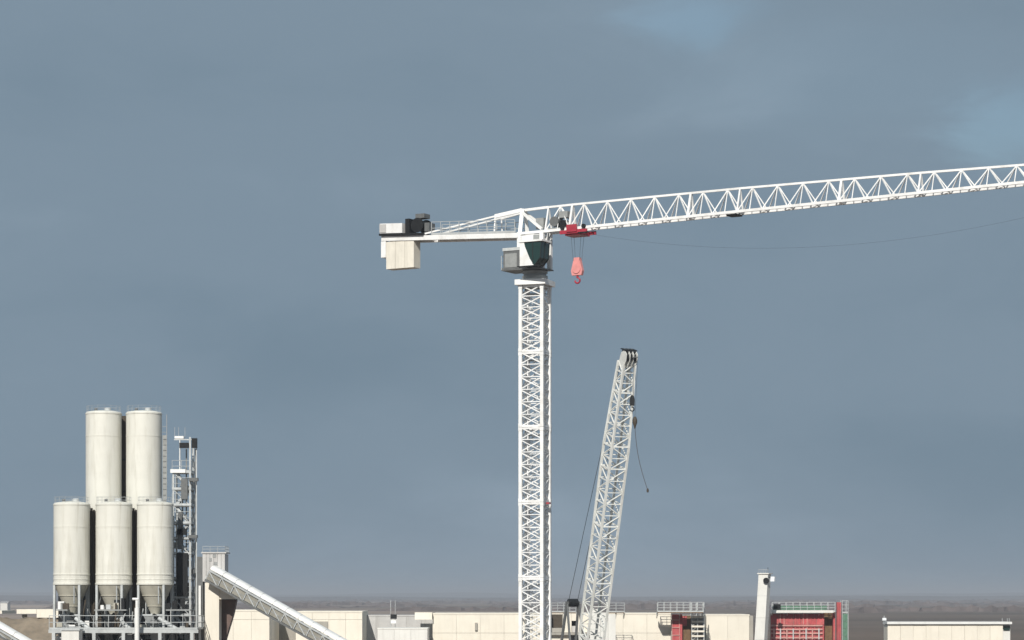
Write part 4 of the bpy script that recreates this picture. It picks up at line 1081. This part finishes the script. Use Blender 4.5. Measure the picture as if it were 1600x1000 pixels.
MB().box(WX(1289,YG), WX(1304,YG), YG+1.2, YG+1.4, 0, WZ(958,YG)).build('timber_panel', 'timber', fm)
MB().box(WX(1302,YG), WX(1305,YG), YG, YG+1.5, 0, WZ(957,YG)).build('end_panel', 'formred', fm)
rp_ = thing('formwork_post', 'tall bright red steel post at the right end of the red formwork', 'post', (WX(1310, 294.5), 294.5, 0))
MB().box(WX(1307.5,294.5), WX(1314,294.5), 294.4, 294.9, 0, WZ(941,294.5)).build('post', 'formred', rp_)
MB().box(WX(1308.5,294.3), WX(1311.5,294.3), 294.2, 294.39, 0, WZ(941.5,294.3)).build('rib', 'formred', rp_)
gp = thing('netted_scaffold', 'green netted scaffold bay right of the tall red post', 'scaffold', (WX(1320, 295), 295, 0))
for k in range(4):
    y0 = 959+12*k
    MB().box(WX(1315.5,YG), WX(1325.5,YG), YG-0.02, YG+0.02, WZ(y0+11.5,YG), WZ(y0,YG)).build('netting', 'green', gp)
for x in (1316, 1325):
    for y in (YG-0.08, YG+1.3): MB().tube((WX(x,YG),y,0),(WX(x,YG),y,WZ(938,YG)),0.05,6).build('standard', 'galv', gp)
railing(gp, [(WX(1316,YG),YG-0.1,WZ(958,YG)),(WX(1325,YG),YG-0.1,WZ(958,YG))], 1.45, 'palesteel', 0.4, r=0.03, rails=(1,0.66,0.33))
sp3 = thing('scaffold_platform', 'long scaffold walkway with railings and green net above the large red formwork', 'scaffold', (WX(1255, 294), 294, 0))
scaffold_deck(sp3, 1207, 1305, 956.5, 294.1, 0.75, 'palesteel', 1.15, legs=False)
MB().box(WX(1208,294.1), WX(1292,294.1), 294.16, 294.18, WZ(953,293), WZ(946.5,293)).build('netting', 'green', sp3)
MB().box(WX(1210,293), WX(1221,293), 293.9, 294.05, WZ(951.5,293), WZ(944,293)).build('tool_box', 'dark', sp3)
MB().box(WX(1207,293), WX(1304,293), 293.95, 294.02, WZ(957.6,293), WZ(953.6,293)).build('toe_board', 'whiteconc', sp3)

# far sheds on the plain
for i, (px, py, w_, h_, Y, lab) in enumerate(((6,943,11,2,1500,'small pale shed far off on the plain at the left edge'),)):
    sh = thing('far_shed', lab, 'shed', (WX(px,Y), Y, 0))
    xa, xb, z1 = WX(px-w_/2,Y), WX(px+w_/2,Y), WZ(py-h_/2,Y)
    MB().box(xa, xb, Y, Y+9, 0, z1).build('wall', 'whiteconc', sh)
    MB().add([(xa-0.3,Y-0.3,z1),(xb+0.3,Y-0.3,z1),(xb+0.3,Y+9.3,z1),(xa-0.3,Y+9.3,z1),(xa-0.3,Y+4.5,z1+0.8),(xb+0.3,Y+4.5,z1+0.8)], [(0,1,5,4),(2,3,4,5),(0,4,3),(1,2,5),(0,3,2,1)]).build('roof', 'cladding', sh)

# ------------------------------------------------------------------ haze
hm = bpy.data.materials.new('haze_air'); hm.use_nodes = True
t = hm.node_tree; t.nodes.clear()
pv = N(t, 'ShaderNodeVolumePrincipled')
pv.inputs['Color'].default_value = (0.76, 0.80, 0.87, 1)
pv.inputs['Density'].default_value = 0.00023
pv.inputs['Anisotropy'].default_value = 0.1
mo = N(t, 'ShaderNodeOutputMaterial'); t.links.new(pv.outputs[0], mo.inputs['Volume'])
M['haze'] = hm
hz_ = MB().box(-15000, 15000, -1500, 25000, -1.5, 43.5).build('haze', 'haze')
hz_['kind'] = 'stuff'; hz_['label'] = 'thin grey haze over the plain'; hz_['category'] = 'haze'
